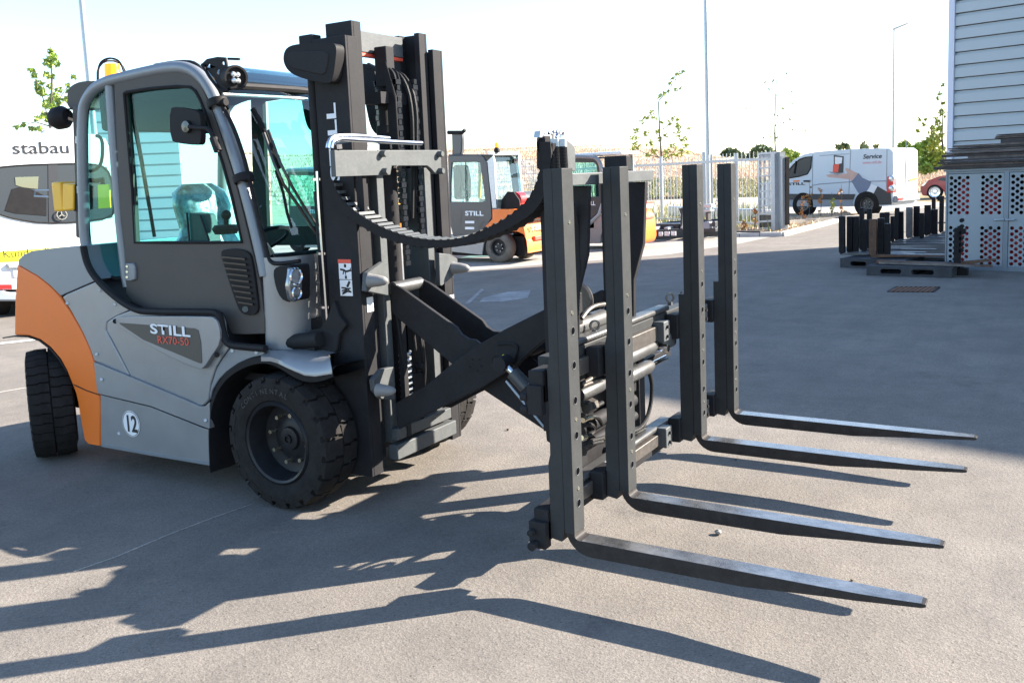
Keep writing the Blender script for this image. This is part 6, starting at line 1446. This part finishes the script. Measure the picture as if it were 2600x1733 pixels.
# tree next to the building corner
tp = far(2395, 400, 30); cl = []
for q in ((2395,215,5),(2388,235,6),(2380,250,4),(2395,260,5),(2392,280,8),(2396,295,9),(2388,285,5),(2375,300,6),(2380,312,9),(2370,322,10),(2385,328,11),(2365,335,10),(2375,345,12),(2390,345,11),(2362,352,11),(2380,362,12),(2350,303,4),(2335,303,4),(2345,318,4),(2330,332,4),(2385,378,11),(2395,390,10)): cl.append(q)
tree('green yellow young tree hugging the corner of the clad hall', [[(2395,380),(2385,320),(2390,260),(2396,220)],[(2390,360),(2365,330),(2335,305)]], cl, tp, 'leafyellow', .09, 24, trunk=[(2398,420),(2392,350),(2394,280)])
bush_extra = [(2338,372,9),(2352,366,9),(2322,398,12),(2335,418,13),(2318,428,11),(2352,428,12)]
def bush(name, label, blobs, dist, m, s, dens):
    b0 = blobs[0]; p = far(b0[0], b0[1], dist); t = thing(name, (p.x,p.y,0) if dist < 50 else p, label, 'bush'); lm = MB(); st = MB()
    for x, y, r in blobs:
        c = far(x, y, dist+random.uniform(-1,1)); rr = r/FPX*dist*1.05; leaf_cloud(lm, c, rr, int(dens*(r/10)**2), s, (1,1,.8))
        st.tube([c-V3((0,0,rr*1.1)), c+V3((random.uniform(-.2,.2),0,rr*.3))], .04, 5)
    part('foliage', lm, m, t); part('stems', st, 'bark', t)['kind'] = 'stuff'
bush('bush', 'dark round tree crown on the horizon left of the gate grid', [(1842,392,9),(1852,386,9),(1864,388,9),(1878,396,9),(1885,402,7)], 88, 'leafdark', .35, 130)
bush('bush', 'broad dark tree crown on the horizon above the gate grid', [(1905,398,8),(1918,388,12),(1932,380,13),(1948,386,12),(1962,394,9)], 88, 'leafdark', .35, 120)
bush('bush', 'shrub between the guide posts and the service van', [(1998,388,9),(2008,398,9),(2018,394,8),(2000,408,9),(2022,410,7),(1996,425,8)], 50, 'leaf', .22, 90)
bush('bush', 'green shrubs on the slope behind the red car', [(2296,372,12),(2310,385,12),(2325,380,11),(2340,392,15),(2330,405,14),(2350,380,12),(2362,400,16),(2345,415,13),(2310,408,14),(2378,392,14),(2390,410,14),(2300,425,12),(2375,420,12)]+bush_extra, 55, 'leaf', .24, 110)
bush('bush', 'yellow green shrub next to the hall corner', [(2368,372,10),(2385,384,12),(2392,402,12),(2372,356,9)], 50, 'leafyellow', .2, 90)
bush('bush', 'tiny dark shrub tops beyond the service van roof, left', [(2130,374,5),(2142,370,6),(2150,374,5)], 120, 'leafdark', .5, 110)
bush('bush', 'tiny dark shrub tops beyond the service van roof, right', [(2190,372,4),(2192,366,3),(2202,373,3),(2224,371,4)], 120, 'leafdark', .45, 110)
# autumn saplings planted along the verge
sap = [(2028,545,470,'first sapling from the gate, bushy with brown leaves'),(2055,552,458,'second sapling from the gate with an orange top'),(2084,556,476,'third sapling from the gate, thin and bare'),(2112,556,488,'fourth sapling from the gate with yellow green foot'),(2136,558,468,'fifth sapling from the gate, in front of the van sill'),(2038,566,500,'lowest sapling right at the gate posts'),(1916,585,525,'small red leaved sapling seen through the gate'),(1890,590,560,'tiny sapling at the fence foot')]
for x, yb_, yt_, lab in sap:
    tp = G(x, yb_); cl = []
    for k_ in range(7):
        f = random.uniform(.25,1); cl.append((x+random.uniform(-5,5), yb_+(yt_-yb_)*f, random.uniform(3,6)))
    tree(lab, [[(x,(yb_+yt_)/2),(x+random.uniform(-8,8),yt_+15)]], cl, tp, 'leafbrown' if x != 2112 else 'leafyellow', .055, 26, name='sapling', tr=.014, cat='sapling', trunk=[(x,yb_),(x+1,(yb_+yt_)/2),(x,yt_)])
